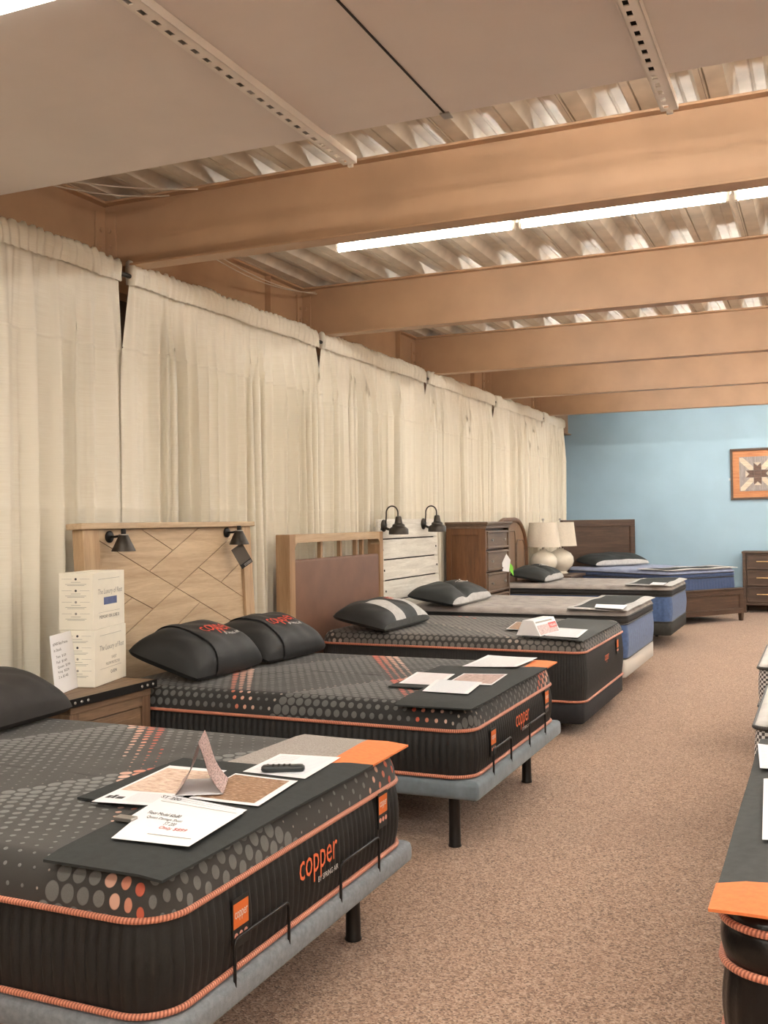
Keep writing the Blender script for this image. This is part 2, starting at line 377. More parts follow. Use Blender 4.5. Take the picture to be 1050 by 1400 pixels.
_tc = {}
def text_geo(s):
    """unit-height flat text, centred on its box: verts (x, y), faces, half width, half height"""
    if s in _tc: return _tc[s]
    cu = bpy.data.curves.new('t', 'FONT'); cu.body = s; cu.resolution_u = 2; cu.size = 1.0
    ob = bpy.data.objects.new('t', cu); COL.objects.link(ob)
    dg = bpy.context.evaluated_depsgraph_get(); dg.update()
    me = bpy.data.meshes.new_from_object(ob.evaluated_get(dg))
    vs = [(v.co.x, v.co.y) for v in me.vertices]; fs = [tuple(p.vertices) for p in me.polygons]
    bpy.data.objects.remove(ob); bpy.data.curves.remove(cu); bpy.data.meshes.remove(me)
    x0 = min(v[0] for v in vs); x1 = max(v[0] for v in vs); y0 = min(v[1] for v in vs); y1 = max(v[1] for v in vs)
    cx, cy = (x0 + x1) / 2, (y0 + y1) / 2
    _tc[s] = ([(a - cx, b - cy) for a, b in vs], fs, (x1 - x0) / 2, (y1 - y0) / 2); return _tc[s]
def text_part(s, fn, width, height, mat, parent, name='printed_text', shear=0.0):
    """fn(a, b) with a, b in metres from the text's centre"""
    vs, fs, hw, hh = text_geo(s); mb = MB()
    mb.add([fn((x + shear * y) / (2 * hw) * width, y / (2 * hh) * height) for x, y in vs], fs)
    return mb.build(name, mat, parent, fix=False)

# ------------------------------------------------------------------ the setting
X0, X1, Y0, Y1 = -4.2, 6.0, -5.0, 17.2
ZD = 3.46            # underside of the roof deck
ZB = 3.05            # underside of the beams
def struct(name, mb, mat, parent=None): 
    o = mb.build(name, mat, parent); 
    if parent is None: o['kind'] = 'structure'
    return o
struct('floor', MB().box((X0, Y0, -0.1), (X1, Y1, 0)), 'carpet')
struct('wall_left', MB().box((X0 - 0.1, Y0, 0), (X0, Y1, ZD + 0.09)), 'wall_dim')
struct('wall_back', MB().box((X0 - 0.1, Y1, 0), (X1 + 0.1, Y1 + 0.1, ZD + 0.09)), 'blue_wall')
struct('wall_right', MB().box((X1, Y0, 0), (X1 + 0.1, Y1, ZD + 0.09)), 'wall')
struct('wall_front', MB().box((X0 - 0.1, Y0 - 0.1, 0), (X1 + 0.1, Y0, ZD + 0.09)), 'wall')
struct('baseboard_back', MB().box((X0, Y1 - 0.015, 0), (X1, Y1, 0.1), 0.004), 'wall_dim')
# roof deck: corrugated sheets, each its own piece
ceil = bpy.data.objects.new('ceiling', None); COL.objects.link(ceil); ceil['kind'] = 'structure'
P_ = 0.3175; WS = P_ * 2; mb = MB(); prof = []
for k in range(2):
    o = k * P_
    prof += [(o, 0), (o + 0.008, 0.0), (o + 0.012, 0.012), (o + 0.018, 0.0), (o + 0.10, 0), (o + 0.135, 0.07), (o + 0.19, 0.07), (o + 0.2, 0.062), (o + 0.21, 0.07), (o + 0.255, 0.07), (o + 0.29, 0)]
prof += [(WS - 0.002, 0)]
n = len(prof); vs = [(x, y, z) for y in (Y0, Y1) for x, z in prof]
mb.add(vs, [(i, i + 1, n + i + 1, n + i) for i in range(n - 1)])
deck = mb.build('deck_sheet', 'deck', mesh_only=True, fix=False)
k = 0; x = X0 - 0.093
while x < X1:
    o = link('deck_sheet', deck, ceil); o.location = (x, 0, ZD); x += WS
struct('roof_slab', MB().box((X0 - 0.1, Y0 - 0.1, ZD + 0.09), (X1 + 0.1, Y1 + 0.1, ZD + 0.2)), 'wall_dim', ceil)

# steel beams across the room
def ibeam(mb_web, y, x0, x1):
    pass
BEAM_Y = [4.95, 7.5, 10.06, 12.5, 14.9]
beam_lab = ['brown steel ceiling beam just in front of the fluorescent tubes',
            'brown steel ceiling beam just behind the lit fluorescent tubes',
            'brown steel ceiling beam over the chestnut chest of drawers',
            'brown steel ceiling beam over the arched sleigh headboard',
            'brown steel ceiling beam closest to the blue wall']
FW = 0.13
bolt_me = None
for y, lab in zip(BEAM_Y, beam_lab):
    t = thing('ceiling_beam', lab, 'beam', (0, y, ZB), kind='structure')
    xa, xb = -4.03, X1
    MB().box((xa, FW / 2 - 0.006, 0.012), (xb, FW / 2 + 0.006, ZD - ZB - 0.012)).build('web', 'beam', t)
    MB().box((xa, 0, 0), (xb, FW, 0.014), 0.003).build('bottom_flange', 'beam', t)
    MB().box((xa, 0, ZD - ZB - 0.014), (xb, FW, ZD - ZB), 0.003).build('top_flange', 'beam', t)
    MB().box((xa, FW / 2 - 0.016, 0.06), (xa + 0.085, FW / 2 - 0.006, ZD - ZB - 0.06), 0.002).build('clip_angle', 'beam', t)
    MB().box((xa - 0.004, FW / 2 - 0.10, 0.06), (xa + 0.008, FW / 2 - 0.006, ZD - ZB - 0.06), 0.002).build('clip_angle', 'beam', t)
    for zz in (0.14, 0.24):
        if bolt_me is None:
            bolt_me = MB().lathe([(0.0, 0), (0.016, 0), (0.016, 0.012), (0.0, 0.013)], 6, axis='x').build('bolt', 'beam', mesh_only=True)
        o = link('bolt', bolt_me, t); o.location = (xa + 0.04, FW / 2 - 0.016, zz); o.rotation_euler = (0, 0, -PI / 2)
        o = link('bolt', bolt_me, t); o.location = (xa + 0.008, FW / 2 - 0.055, zz)
t = thing('edge_girder', 'long brown steel girder along the top of the curtain wall', 'girder', (-4.04, 0, 0), kind='structure')
MB().box((-0.008, Y0, ZB - 0.1), (0.004, Y1, ZD)).build('web', 'beam', t)
MB().box((-0.08, Y0, ZB - 0.12), (0.06, Y1, ZB - 0.105)).build('bottom_flange', 'beam', t)
MB().box((-0.08, Y0, ZD - 0.016), (0.06, Y1, ZD - 0.001)).build('top_flange', 'beam', t)
for y in (6.95, 9.6, 12.0):
    MB().box((0.004, y, ZB - 0.1), (0.055, y + 0.012, ZD - 0.016)).build('stiffener', 'beam', t)

# fluorescent tube rows
hous = MB().box((-0.60, -0.055, 0.035), (0.60, 0.055, 0.10), 0.006).build('housing', 'fixture', mesh_only=True)
tub = MB().cyl((-0.575, 0, 0), (0.575, 0, 0), 0.017, n=10).build('tube', 'tube', mesh_only=True, smooth=60)
sock = MB().box((-0.010, -0.014, -0.022), (0.010, 0.014, 0.04), 0.003).build('socket', 'fixture', mesh_only=True)
rod_ = MB().cyl((0, 0, 0.1), (0, 0, ZD - 3.25), 0.004, n=6).build('hanger_rod', 'steel', mesh_only=True)
rows = [(-3.0, 'behind'), (-0.6, 'behind'), (3.35, 'above')] + [(y + 0.90, None) for y in BEAM_Y]
names = {4.95: 'bare fluorescent tube light hanging between the first two brown beams', 7.5: 'fluorescent tube light between second and third brown beams',
         10.06: 'fluorescent tube light between third and fourth brown beams', 12.5: 'fluorescent tube light between fourth and fifth brown beams',
         14.9: 'fluorescent tube light between the last brown beam and blue wall'}
for y, kind in rows:
    lab = 'fluorescent tube light above the flat suspended ceiling panels' if kind == 'above' else 'fluorescent tube light on the ceiling behind the suspended panels' if kind else names[round(y - 0.90, 2)]
    if y < -2: lab = 'fluorescent tube light on the ceiling in the rearmost row'
    for k in range(1 if kind == 'above' else 0, 7):
        t = thing('fluorescent_light', lab, 'ceiling light', (-2.27 + k * 1.215, y, 3.25), group=lab.replace('fluorescent tube light', 'tube lights').replace('bare ', ''))
        t['label'] = lab + ', ' + ('closest to', 'second from', 'third from', 'fourth from', 'fifth from', 'sixth from', 'seventh from')[k] + ' the curtains'
        link('housing', hous, t); link('tube', tub, t)
        for sx in (-0.585, 0.585): o = link('socket', sock, t); o.location = (sx, 0, 0)
        for sx in (-0.4, 0.4): o = link('hanger_rod', rod_, t); o.location = (sx, 0, 0)

# suspended panels and slotted struts
ZP = 3.12
def panel(x0, x1, lab):
    o = MB().box((x0 + 0.002, 2.45, ZP), (x1 - 0.002, 3.80, ZP + 0.03), 0.002).build('ceiling_panel', 'panel'); tag(o, lab, 'ceiling panel', 'suspended flat ceiling panels')
panel(-3.98, -1.915, 'large flat tan ceiling panel between the curtains and slotted strut')
panel(-1.915, -1.366, 'narrow flat ceiling panel between the slotted strut and the seam clip')
panel(-1.366, -0.545, 'flat ceiling panel between the seam clip and the shorter slotted strut')
panel(-0.545, 1.4, 'flat ceiling panel beyond the shorter slotted strut, away from curtains')
def strut(xc, y1, lab, wd=0.062):
    t = thing('slotted_strut', lab, 'strut', (xc, 0, ZP - 0.034))
    y0 = 2.45; m = MB(); p = 0.072; sl = 0.036; sw = 0.019
    # bottom web with slots cut right through it
    m.box((-wd / 2, y0, 0), (-sw / 2 - 0.008, y1, 0.004)); m.box((sw / 2 - 0.008, y0, 0), (wd / 2, y1, 0.004))
    y = y0
    while y < y1:
        e = min(y + p - sl, y1); m.box((-sw / 2 - 0.008, y, 0), (sw / 2 - 0.008, e, 0.004)); y += p
    m.build('slotted_web', 'strut', t)
    for sx in (-1, 1): MB().box((sx * wd / 2 - 0.002, y0, 0.0), (sx * wd / 2 + 0.002, y1, 0.032)).build('side_wall', 'strut', t)
    MB().box((-wd / 2 + 0.002, y0, 0.0315), (wd / 2 - 0.002, y1 - 0.30, 0.0325)).build('slot_shade_sheet', 'dark_line', t)  # dark-coloured sheet stands in for the shade seen through the slots
    MB().cyl((0.0, y1 - 0.20, 0.004), (0.0, y1 - 0.20, ZD - ZP + 0.034), 0.006, n=8).build('hanger_rod', 'strut', t)
    MB().box((-0.012, y1 - 0.005, -0.012), (0.012, y1 + 0.012, 0.006), 0.003).build('end_tab', 'strut', t)
strut(-1.915, 4.06, 'long white slotted metal strut holding up the wide ceiling panel')
strut(-0.535, 4.06, 'shorter white slotted metal strut beside the seam clip panel')
t = thing('seam_clip', 'thin metal strip and clip along the ceiling panel seam', 'clip', (-1.366, 0, ZP - 0.004))
MB().box((-0.004, 2.45, 0), (0.004, 3.80, 0.003)).build('seam_strip', 'dark_line', t)
MB().box((-0.02, 3.775, -0.004), (0.02, 3.83, 0.004), 0.002).build('clip', 'steel', t)
# lit surface fixture in front of the panels
for k, (xb, lab) in enumerate(((-2.6, 'wide bright ceiling light box beside the flat tan ceiling panel'), (-0.6, 'bright ceiling light box before the seam clip panel'))):
    t = thing('ceiling_light_box', lab, 'ceiling light', (xb, 1.95, ZP - 0.02))
    MB().box((-0.9, -0.47, 0), (0.9, 0.47, 0.08), 0.004).build('housing', 'fixture', t)
    MB().box((-0.88, -0.46, -0.008), (0.88, 0.465, 0.0), 0.003).build('diffuser', 'diffuser', t)

# loose cables
def cable(pts, lab):
    o = MB().tube(pts, 0.004, 6).build('ceiling_cable', 'cable', smooth=60); tag(o, lab, 'cable', None)
def arc(a, b, sag, n=14):
    a, b = Vector(a), Vector(b); return [a.lerp(b, i / n) - Vector((0, 0, sag * 4 * (i / n) * (1 - i / n))) for i in range(n + 1)]
cable(arc((-4.0, 4.2, 3.41), (-3.3, 4.93, 3.43), 0.03), 'thin white cable sagging below deck ahead of the nearest beam, upper strand')
cable(arc((-4.0, 4.25, 3.40), (-3.5, 4.93, 3.42), 0.04), 'thin white cable sagging below deck ahead of the nearest beam, lower strand')
cable(arc((-3.6, 5.2, 3.30), (-3.85, 7.48, 3.39), 0.08), 'thin white cable drooping between the first two brown beams, outer strand')
cable(arc((-3.66, 5.2, 3.31), (-3.85, 7.46, 3.40), 0.10), 'thin white cable drooping between the first two brown beams, inner strand')

# ------------------------------------------------------------------ curtains
XC = -3.81
ROD_Z = 2.985
t = thing('curtain_rod', 'long pale curtain rod running under the beams', 'curtain rod', (XC, 0, ROD_Z))
MB().cyl((0, 2.2, 0), (0, 15.98, 0), 0.014, n=10).build('rod', 'bronze', t, smooth=60)
MB().box((-0.36, 15.95, -0.02), (0.02, 15.985, 0.03), 0.004).build('bracket', 'strut', t)
for y in BEAM_Y:
    MB().box((-0.012, y + 0.07, 0.0), (0.012, y + 0.09, ZB - ROD_Z), 0.002).build('bracket', 'beam', t)
def curtain(y0, y1, lab, seed, seam=2.5, pitch=0.16):
    rnd = random.Random(seed); W = y1 - y0
    t = thing('curtain', lab, 'curtain', (XC, y0, 0))
    # irregular folds: cumulative fold phase
    nf = int(W / pitch); ks = [0.0]
    for i in range(nf): ks.append(ks[-1] + rnd.uniform(0.45, 1.6))
    ks = [k / ks[-1] for k in ks]; am = [rnd.uniform(0.35, 1.15) for _ in range(nf)]; sk = [rnd.uniform(-0.8, 0.8) for _ in range(nf)]
    dr = [rnd.uniform(-0.012, 0.012) for _ in range(nf + 1)]
    small = [(rnd.uniform(60, 140), rnd.uniform(0, 6.28), rnd.uniform(0.001, 0.003)) for _ in range(4)]
    ZT = 2.925; zs = [2.94, 2.925, 2.90, 2.86, 2.8, 2.72, 2.62, seam + 0.02, seam + 0.006, seam, seam - 0.006, seam - 0.02, 2.35, 2.2, 2.0, 1.8, 1.66, 1.6, 1.595, 1.58, 1.4, 1.15, 0.9, 0.6, 0.3, 0.12, 0.03]
    nc = nf * 12; vs = []; fs = []
    for j, z in enumerate(zs):
        dep = min(1.0, (ZT + 0.02 - z) / 0.5)
        for i in range(nc + 1):
            s = i / nc; k = min(nf - 1, max(0, next((q for q in range(nf) if ks[q + 1] >= s), nf - 1)))
            f = (s - ks[k]) / (ks[k + 1] - ks[k])
            g = 0.5 - 0.5 * math.cos(2 * PI * (f ** (1.0 + 0.5 * sk[k])))
            sharp = g ** 1.3
            A = (0.022 + 0.105 * dep) * am[k] * (0.9 + 0.25 * math.sin(z * 1.3 + seed + k))
            x = A * (sharp - 0.55)
            for fr, ph, a in small: x += a * math.sin(fr * s * W + ph + z * 0.6) * (1.6 - dep)
            y = s * W + dr[k] * (3 - z) * math.sin(PI * s) + 0.03 * dep * math.sin(2 * PI * f) * am[k]
            # gathered ends pull in a little just under the header
            pull = 0.035 * math.exp(-((z - 2.5) / 0.5) ** 2) * 0
            e = math.exp(-s * W / 0.15) - math.exp(-(1 - s) * W / 0.15)
            y -= e * 0.12 * min(1.0, dep * 0.6)
            if abs(z - seam) < 0.004: x += 0.007
            if abs(z - 1.595) < 0.002: x += 0.004
            vs.append((x, y, z))
    for j in range(len(zs) - 1):
        for i in range(nc): q = j * (nc + 1) + i; fs.append((q, q + nc + 1, q + nc + 2, q + 1))
    MB().add(vs, fs).build('panel', 'curtain', t, smooth=180, fix=False)
    # gathered rod pocket wrapped round the rod
    nh = int(W / 0.008); sec = [(0.028, -0.055), (0.032, -0.02), (0.036, 0.02), (0.032, 0.05), (0.018, 0.078), (0.0, 0.085), (-0.016, 0.075), (-0.024, 0.04), (-0.024, -0.05)]
    vs = []; fs = []; ph = 0; gath = []
    for i in range(nh + 1):
        ph += rnd.uniform(0.25, 1.3); gath.append(math.sin(ph) * rnd.uniform(0.4, 1.0))
    for i in range(nh + 1):
        for q, (a, b) in enumerate(sec):
            g = 0.0085 * gath[i] + 0.004 * math.sin(i * 0.11 + q * 0.2 + seed)
            sc = 1 + g / 0.03
            vs.append((a * sc, i / nh * W + 0.01 * math.sin(q * 0.8 + i * 0.07), ROD_Z + b * (1 + 0.5 * g / 0.03) + 0.004 * math.sin(i * 0.05 + seed)))
    m_ = len(sec)
    for i in range(nh):
        for q in range(m_ - 1): a = i * m_ + q; fs.append((a, a + m_, a + m_ + 1, a + 1))
    fs.append(tuple(range(m_))); fs.append(tuple(nh * m_ + q for q in range(m_))[::-1])
    MB().add(vs, fs).build('gathered_header', 'curtain', t, smooth=180, fix=False)
curtain(2.3, 4.86, 'cream curtain panel hanging behind the near bed and nightstand', 1, 2.52, 0.155)
curtain(4.955, 7.38, 'cream curtain panel hanging behind the diagonal plank headboard', 2, 2.55, 0.115)
curtain(7.475, 9.83, 'cream curtain panel hanging behind the brown upholstered headboard', 3, 2.5, 0.11)
curtain(9.93, 12.18, 'cream curtain panel hanging behind the chestnut chest', 4, 2.45, 0.10)
curtain(12.3, 14.55, 'cream curtain panel hanging behind the table lamps', 5, 2.4, 0.10)
curtain(14.66, 15.93, 'short cream curtain panel ending beside the blue wall', 6, 2.4, 0.10)

# ------------------------------------------------------------------ bedding builders
def rrect(a0, b0, a1, b1, r, nx, ny, nc):
    """rounded rectangle samples, counter-clockwise from the foot side: (x, y, nx, ny)"""
    out = []
    def line(p, q, n, nrm):
        for i in range(n): f = i / n; out.append((p[0] + (q[0] - p[0]) * f, p[1] + (q[1] - p[1]) * f, nrm[0], nrm[1]))
    def cor(c, a):
        for i in range(nc): an = a + PI / 2 * i / nc; out.append((c[0] + r * math.cos(an), c[1] + r * math.sin(an), math.cos(an), math.sin(an)))
    line((a1, b0 + r), (a1, b1 - r), ny, (1, 0)); cor((a1 - r, b1 - r), 0)
    line((a1 - r, b1), (a0 + r, b1), nx, (0, 1)); cor((a0 + r, b1 - r), PI / 2)
    line((a0, b1 - r), (a0, b0 + r), ny, (-1, 0)); cor((a0 + r, b0 + r), PI)
    line((a0 + r, b0), (a1 - r, b0), nx, (0, -1)); cor((a1 - r, b0 + r), 1.5 * PI)
    return out
def loft(levels, uvs=None, capt=True, capb=True):
    n = len(levels[0]); vs = [p for lv in levels for p in lv]; fs = []; fu = []
    for j in range(len(levels) - 1):
        for i in range(n):
            i2 = (i + 1) % n; fs.append((j * n + i, j * n + i2, (j + 1) * n + i2, (j + 1) * n + i))
            if uvs:
                a, b = (uvs[j][i], uvs[j][i2]); c, d = uvs[j + 1][i2], uvs[j + 1][i]
                fu.append((a, b, c, d))
    if capb: fs.append(tuple(range(n))[::-1]); fu.append(tuple(uvs[0][i] for i in range(n))[::-1] if uvs else None)
    if capt: fs.append(tuple((len(levels) - 1) * n + i for i in range(n))); fu.append(tuple(uvs[-1]) if uvs else None)
    return vs, fs, (fu if uvs else None)
def border_band(L, W, r, z0, z1, pitch, rib, bulge, levels=8, pull=0.006):
    nx = int((L - 2 * r) / pitch * 4); ny = int((W - 2 * r) / pitch * 4); nc = max(4, int(PI / 2 * r / pitch * 4))
    base = rrect(0, 0, L, W, r, nx, ny, nc); lv = []; uv = []; s = 0; S = []
    for i, p in enumerate(base):
        if i: s += math.hypot(p[0] - base[i - 1][0], p[1] - base[i - 1][1])
        S.append(s)
    for j in range(levels + 1):
        t = j / levels; b = math.sin(PI * t); row = []; ur = []
        for i, (x, y, a, c) in enumerate(base):
            o = bulge * b - pull + rib * (2 * abs(math.cos(PI * i / 4.0)) - 1) * b ** 0.4
            row.append((x + a * o, y + c * o, z0 + (z1 - z0) * t)); ur.append((S[i], z0 + (z1 - z0) * t))
        lv.append(row); uv.append(ur)
    return MB().add(*loft(lv, uv))
def piping(L, W, r, z, rad=0.008, out=0.0):
    pts = [(x + a * out, y + b * out, z) for x, y, a, b in rrect(0, 0, L, W, r, 24, 18, 8)]
    return MB().tube(pts, rad, 8, closed=True)
def quilt_top(L, W, r, z0, z1, R=0.07, lump=0.003, uvoff=(0, 0), lip=0.0):
    ins = []; n = 8
    for j in range(n + 1):
        a = PI / 2 * j / n; ins.append((R * (1 - math.cos(a)) - lip * math.sin(2 * a), z0 + (z1 - z0) * math.sin(a), j / n))
    arc_ = (z1 - z0 + R) * 0.78
    for d in (0.12, 0.18, 0.26, 0.36, 0.48, 0.6, W / 2 - 0.03): ins.append((d, z1, None))
    lv = []; uv = []
    for d, z, q in ins:
        rr = max(r - d, 0.004); pts = rrect(d, d, L - d, W - d, rr, 40, 30, 8); row = []; ur = []
        for x, y, a, b in pts:
            zz = z + (lump * (math.sin(x * 21 + 1) * math.sin(y * 23)) if q is None else 0)
            row.append((x, y, zz))
            e = (1 - q) * arc_ - (R - d) if q is not None else 0
            ur.append((x + a * e + uvoff[0], y + b * e + uvoff[1]))
        lv.append(row); uv.append(ur)
    return MB().add(*loft(lv, uv, capb=False))
def bed_base(lab, x1, y0, y1, mat, L=2.03, zb=0.235, zt=0.31, bars=(), rc_=0.03):
    """adjustable base: padded slab on round legs, retainer bars at the foot"""
    t = thing('adjustable_bed_base', lab, 'bed base', (x1 - L, y0, 0)); W = y1 - y0
    lv = []
    for d, z in ((0.012, zb), (0.003, zb + 0.008), (0, zb + 0.02), (0, zt - 0.025), (0.004, zt - 0.010), (0.016, zt - 0.002), (0.04, zt)):
        lv.append([(x, y, z) for x, y, a, b in rrect(d, d, L - d, W - d, max(rc_ - d, 0.004), 10, 8, 5)])
    MB().add(*loft(lv)[:2]).build('padded_platform', mat, t, smooth=50)
    for lx in (0.2, L / 2, L - 0.15):
        for ly in (0.10, W - 0.22) if lx != L / 2 else (0.3, W - 0.3):
            MB().lathe([(0.030, 0.0), (0.031, 0.006), (0.028, 0.012), (0.026, zb * 0.5), (0.0265, zb)], 20, (lx, ly, 0)).build('leg', 'leg', t, smooth=50)
    for ya, yb in bars:
        a, b = ya - y0, yb - y0; xx = L - 0.005; h = zt + 0.10
        pts = [(xx, a, zt - 0.03), (xx, a, h - 0.015), (xx, a + 0.005, h - 0.005), (xx, a + 0.016, h), (xx, b - 0.016, h), (xx, b - 0.005, h - 0.005), (xx, b, h - 0.015), (xx, b, zt - 0.03)]
        MB().tube(pts, 0.0048, 8).build('retainer_bar', 'black_metal', t, smooth=50)
    return t
def logo_fn(x, yc, zc, sx=1): return lambda a, b: (x, yc + a * sx, zc + b)
def foot_label(t, L, yc, zc, w=0.078, h=0.13, text=True, off=0.012):
    p = MB().box((L + off, yc - w / 2, zc - h / 2), (L + off + 0.003, yc + w / 2, zc + h / 2), 0.001).build('sewn_label', 'border', t); p['label'] = 'black sewn label with an orange square'
    x = L + off + 0.003
    MB().box((x - 0.001, yc - w / 2 + 0.002, zc - 0.012), (x + 0.001, yc + w / 2 - 0.002, zc + h / 2 - 0.012)).build('orange_square', 'label_orange', p)
    if text: text_part('copper', logo_fn(x + 0.0016, yc, zc + 0.018), w * 0.8, 0.026, 'logo_white', p)
    for k in (-1, 0, 1):
        MB().lathe([(0.0, 0), (0.0085, 0), (0.0085, 0.001), (0, 0.001)], 12, (x, yc + k * 0.024, zc - 0.033), 'x').build('round_icon', 'label_pink', p)
def mattress_copper(lab, x1, y0, W, z0, z1, zp, top, L=2.03, pitch=0.034, rib=0.005, border='border', r=0.12, labels=(), logo=None, name='mattress', uvoff=(0, 0), logosz=(0.25, 0.085)):
    t = thing(name, lab, 'mattress', (x1 - L, y0, z0)); H = z1 - z0; hp = zp - z0
    border_band(L, W, r, 0.012, hp - 0.004, pitch, rib, 0.012).build('ribbed_border', border, t, smooth=70)
    quilt_top(L, W, r, hp, H, uvoff=uvoff).build('quilted_top', top, t, smooth=180)
    piping(L, W, r, hp, 0.0085, 0.002).build('piping', 'rope', t, smooth=180)
    piping(L, W, r, 0.012, 0.0085, 0.002).build('piping', 'rope', t, smooth=180)
    for yc, zc, s in labels: foot_label(t, L, yc - y0, zc - z0, 0.078 * s, 0.13 * s)
    if logo:
        yc, zc = logo; text_part('copper', logo_fn(L + 0.0135, yc - y0, zc - z0), logosz[0], logosz[1], 'logo_orange', t, 'logo_text')
        text_part('BY SPRING AIR', logo_fn(L + 0.0135, yc - y0 + logosz[0] * 0.25, zc - z0 - logosz[1] * 0.52), logosz[0] * 0.55, logosz[1] * 0.2, 'logo_white', t, 'logo_text')
    return t
def split_poly_sheet(poly, zf, th, mat, name, parent, step=0.06):
    bm = bmesh.new(); f = bm.faces.new([bm.verts.new((x, y, 0)) for x, y in poly]); f.normal_update()
    if f.normal.z < 0: f.normal_flip()
    xs = [p[0] for p in poly]; ys = [p[1] for p in poly]
    for lo, hi, ax in ((min(xs), max(xs), 0), (min(ys), max(ys), 1)):
        k = max(2, int((hi - lo) / step))
        for i in range(1, k):
            co = [0, 0, 0]; co[ax] = lo + (hi - lo) * i / k; no = [0, 0, 0]; no[ax] = 1
            bmesh.ops.bisect_plane(bm, geom=bm.verts[:] + bm.edges[:] + bm.faces[:], plane_co=co, plane_no=no)
    bm.verts.index_update(); n = len(bm.verts); bnd = [e for e in bm.edges if e.is_boundary]
    vs = [(v.co.x, v.co.y, zf(v.co.x, v.co.y)) for v in bm.verts] + [(v.co.x, v.co.y, zf(v.co.x, v.co.y) - th) for v in bm.verts]
    fs = [tuple(v.index for v in f.verts) for f in bm.faces] + [tuple(v.index + n for v in f.verts)[::-1] for f in bm.faces]
    fs += [(e.verts[0].index, e.verts[1].index, e.verts[1].index + n, e.verts[0].index + n) for e in bnd]
    bm.free(); return MB().add(vs, fs).build(name, mat, parent, smooth=40)
def foot_mat(lab, parts, ztop, xe, th=0.007, seed=0, droop=4.0, R=0.07, wav=0.002, sgn=1, yedges=None):
    """parts: (name, material, polygon in world xy); drapes over the foot edge at x = xe"""
    cx = parts[0][2][0][0]; cy = parts[0][2][0][1]
    t = thing('foot_protector_mat', lab, 'mat', (cx, cy, ztop))
    def zf(x, y):
        X, Y = x + cx, y + cy; d = R - sgn * (xe - X); z = th + 0.0035
        if yedges:
            for s_, ye in ((-1, yedges[0]), (1, yedges[1])): d = max(d, (R - s_ * (ye - Y)) * 0.5)
        if d > 0: z -= (R - math.sqrt(max(0, R * R - min(d, R * 0.75) ** 2))) * 0.55
        return z + wav * (math.sin(X * 9 + seed) * math.sin(Y * 7 + seed * 2)) + wav
    for nm, mt, poly in parts: split_poly_sheet([(x - cx, y - cy) for x, y in poly], zf, th, mt, nm, t)
    return t
